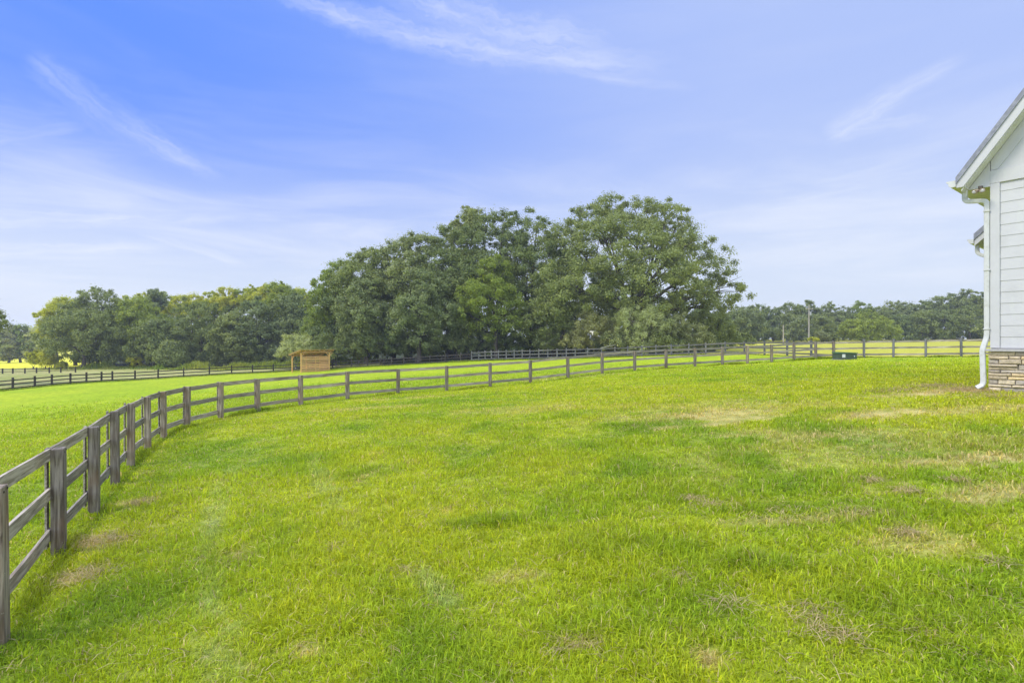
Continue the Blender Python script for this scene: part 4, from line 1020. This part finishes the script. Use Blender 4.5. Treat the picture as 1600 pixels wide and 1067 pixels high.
# yellow shrubs and far woods beyond the hay field
for px, py, r_, lab in ((52, 556, 9, 'bright yellow green shrub left of two beside the hay field'), (71, 557, 8, 'orange tinged shrub right of two beside the hay field'), (210, 562, 9, 'low yellow shrub at the foot of the left woods'), (97, 570, 5, 'small bright weed shrub at the right tip of the hay field')):
    bush(lab, 100, px, [(px, py, r_), (px+4, py+8, r_)], L_yel_sun, 40, 90, .26, .7, 'small shrubs at the edge of the left woods')
G5 = 'far trees behind the hay field'
for i, (px, py, lab) in enumerate(((-30, 512, 'far tree behind the hay field, cut by the left edge'), (-5, 514, 'pale far tree at the left edge behind the hay field'), (14, 512, 'second pale far tree behind the hay field'), (32, 511, 'third pale far tree behind the hay field'), (52, 514, 'far tree touching the left woods behind the hay field'), (66, 520, 'yellowish far tree at the back of the two bright shrubs'))):
    hand_tree('broadleaf_tree', lab, 'tree', 168+i*2, px, [(px, py+8, 14), (px+3, py+24, 18), (px-5, py+38, 18)], (L_lime, L_pale, L_olive)[i % 3] if i < 5 else L_yel_sun, 90, 80, .5, 1.6, .35, 4, G5, twigs=3)
hand_tree('broadleaf_tree', 'tree reaching in over the left edge of the frame', 'tree', 60, -50, [(-20, 495, 26), (-60, 480, 50), (-50, 520, 45), (-15, 525, 17), (-100, 520, 50)], L_oak, 200, 100, .22, .9, .3, 4, None)
# right-hand tree line beyond the yellow field
G6 = 'tree line beyond the yellow field'
rt = [(1160, 478, L_grey), (1185, 474, L_dark), (1208, 478, L_dark), (1232, 472, L_oak), (1262, 468, L_dark), (1290, 474, L_oak), (1318, 478, L_dark), (1345, 470, L_lime), (1372, 478, L_oak), (1393, 468, L_oak),
      (1420, 472, L_grey), (1446, 468, L_oak), (1468, 462, L_oak), (1490, 456, L_dark), (1513, 452, L_oak), (1537, 454, L_dark), (1562, 455, L_oak), (1590, 452, L_dark), (1625, 456, L_oak), (1660, 452, L_dark), (1120, 484, L_dark)]
ordn = ['first', 'second', 'third', 'fourth', 'fifth', 'sixth', 'seventh', 'eighth', 'ninth', 'tenth', 'eleventh', 'twelfth', 'thirteenth', 'fourteenth', 'fifteenth', 'sixteenth', 'seventeenth', 'eighteenth', 'nineteenth', 'twentieth']
j_ = 0
for px, py, mt in rt:
    jj_ = random.uniform(-3, 3); lab = ('tree hidden behind the right foot of the oak' if px == 1120 else '%s from the left in the back row of the tree line beyond the yellow field' % ordn[min(j_, 19)])
    if px != 1120: j_ += 1
    hand_tree('broadleaf_tree', lab, 'tree', 168+random.uniform(-5, 5), px, [(px+jj_, py+12, 14), (px-8, py+26, 19), (px+9, py+28, 19), (px, py+44, 20, -1)], mt, 110, 80, .45, 1.7, .35, 5, G6, twigs=3)
G7 = 'front trees of the right tree line'
for px, py, r_, mt, lab in ((1150, 500, 17, L_oak, 'front tree right beside the oak in the right tree line'), (1175, 495, 19, L_grey, 'pale stemmed green tree between the oak and the short pole'), (1240, 505, 18, L_grey, 'front tree just left of the tall utility pole'), (1285, 508, 17, L_oak, 'front tree just right of the tall utility pole'),
                            (1408, 507, 18, L_dark, 'front tree touching the right side of the rounded lime tree'), (1440, 503, 20, L_oak, 'front tree above the second fence post right of the utility box'), (1475, 500, 20, L_dark, 'dark front tree left of the downspout'), (1515, 498, 22, L_oak, 'front tree partly hidden by the downspout'), (1560, 498, 22, L_dark, 'front tree hidden behind the farmhouse wall')):
    hand_tree('broadleaf_tree', lab, 'tree', 150, px, [(px, py, r_), (px-7, py+16, r_), (px+8, py+18, r_)], mt, 100, 80, .42, 1.4, .3, 3, G7, twigs=3)
hand_tree('broadleaf_tree', 'rounded lime green tree with a wide low crown in front of the right tree line', 'tree', 138, 1357, [(1357, 503, 20), (1335, 514, 22), (1380, 514, 22), (1357, 520, 26), (1320, 522, 12), (1396, 522, 13)], L_lime, 190, 90, .36, 1.3, .35, 2, None, twigs=6)
bush('tiny yellow bush at the foot of the tall utility pole', 118, 1269, [(1268, 530, 5), (1274, 532, 4)], L_yel_sun, 20, 80, .25, .5, None)
bush('olive shrub right of the tall utility pole at the field edge', 140, 1283, [(1283, 525, 9), (1290, 529, 8)], L_olive, 40, 80, .35, .9, None)
# low hedge-like scrub that closes the foot of the tree line
for i in range(13):
    px = 1140+i*34
    bush('%s scrub bush from the left under the right tree line' % ordn[i], 156, px, [(px, 522, 17, 0, .55), (px+14, 526, 14, 0, .55)], L_dark if i % 3 else L_oak, 40, 70, .5, 1.2, 'scrub bushes under the right tree line', twigs=2)
for i in range(9):
    px = 130+i*40
    bush('%s dark scrub bush from the left at the foot of the left woods' % ordn[i], 103, px, [(px, 560, 15, 0, .7), (px+16, 562, 13, 0, .7)], L_dark if i % 3 else L_oak, 40, 80, .34, 1., 'scrub bushes under the left woods', twigs=2)

# ------------------------------------------------------------------ fallen branch and bird
br = W(950, 541, 64)
tag(MB().tube([(br[0]-1.0, br[1], br[2]-.25), (br[0]-.1, br[1]-.1, br[2]-.02), (br[0]+.9, br[1], br[2]+.16)], [.03, .05, .035], 6).build('broken_branch', M_pbark), 'pale broken branch lying across the top rail of the far fence', 'branch')
bp = W(924.5, 518.5, 66)
mb = MB()
M_bird = simple('cream_feathers', (.62, .56, .42), .8, var=.12, sc=9.)
# one continuous surface: body along x, near wing swept down, far wing level
prof = [(-.34, .012, .010), (-.26, .05, .03), (-.14, .075, .07), (.02, .09, .085), (.16, .07, .07), (.24, .045, .05), (.30, .05, .052), (.345, .03, .03), (.41, .006, .006)]
V = []; F = []
for xx, ry, rz in prof:
    for k in range(10):
        th = 2*math.pi*k/10; V.append((xx, ry*math.cos(th), rz*math.sin(th)+.02*math.sin(xx*5)))
for i in range(len(prof)-1):
    for k in range(10): F.append((i*10+k, i*10+(k+1) % 10, (i+1)*10+(k+1) % 10, (i+1)*10+k))
mb.add(V, F)
def wing(sg, dirs_):
    V = []; F = []
    for t, chord, pos in dirs_:
        for c_, zz in ((.5, 0), (.15, .02), (-.2, .018), (-.5, 0), (-.2, -.006), (.15, -.008)): V.append((pos[0]+c_*chord, pos[1], pos[2]+zz*(1-t*.7)))
    m_ = len(dirs_)
    for i in range(m_-1):
        for k in range(6): F.append((i*6+k, i*6+(k+1) % 6, (i+1)*6+(k+1) % 6, (i+1)*6+k))
    F.append(tuple(range((m_-1)*6, m_*6)))
    mb.add(V, F)
wing(-1, [(0, .26, (.04, -.04, .03)), (.4, .27, (.05, -.14, -.10)), (.75, .22, (.02, -.20, -.27)), (1, .10, (-.03, -.24, -.42))])
wing(1, [(0, .26, (.04, .04, .03)), (.4, .24, (.0, .22, .10)), (.75, .19, (-.06, .42, .12)), (1, .08, (-.16, .60, .06))])
bird = mb.build('bird', M_bird, None, (bp[0], bp[1], bp[2]), smooth=True)
bird.rotation_euler = (0, R(-4), R(15))
tag(bird, 'cream coloured bird flying in front of the undergrowth left of the oak trunk', 'bird')

# ------------------------------------------------------------------ haze
m, n = new_mat('summer_haze')
pv = n.n('ShaderNodeVolumePrincipled'); pv.inputs['Color'].default_value = (.86, .91, 1, 1)
pv.inputs['Density'].default_value = .0005; pv.inputs['Anisotropy'].default_value = .2
m.node_tree.links.new(pv.outputs[0], n.n('ShaderNodeOutputMaterial').inputs['Volume'])
zlo = float(min(v_.co.z for v_ in gme.vertices))-1
hz = MB().box((-930, -930, zlo), (930, 930, 34)).build('haze', m); tag(hz, 'thin pale summer haze over the fields and the far trees', 'haze', kind='stuff')
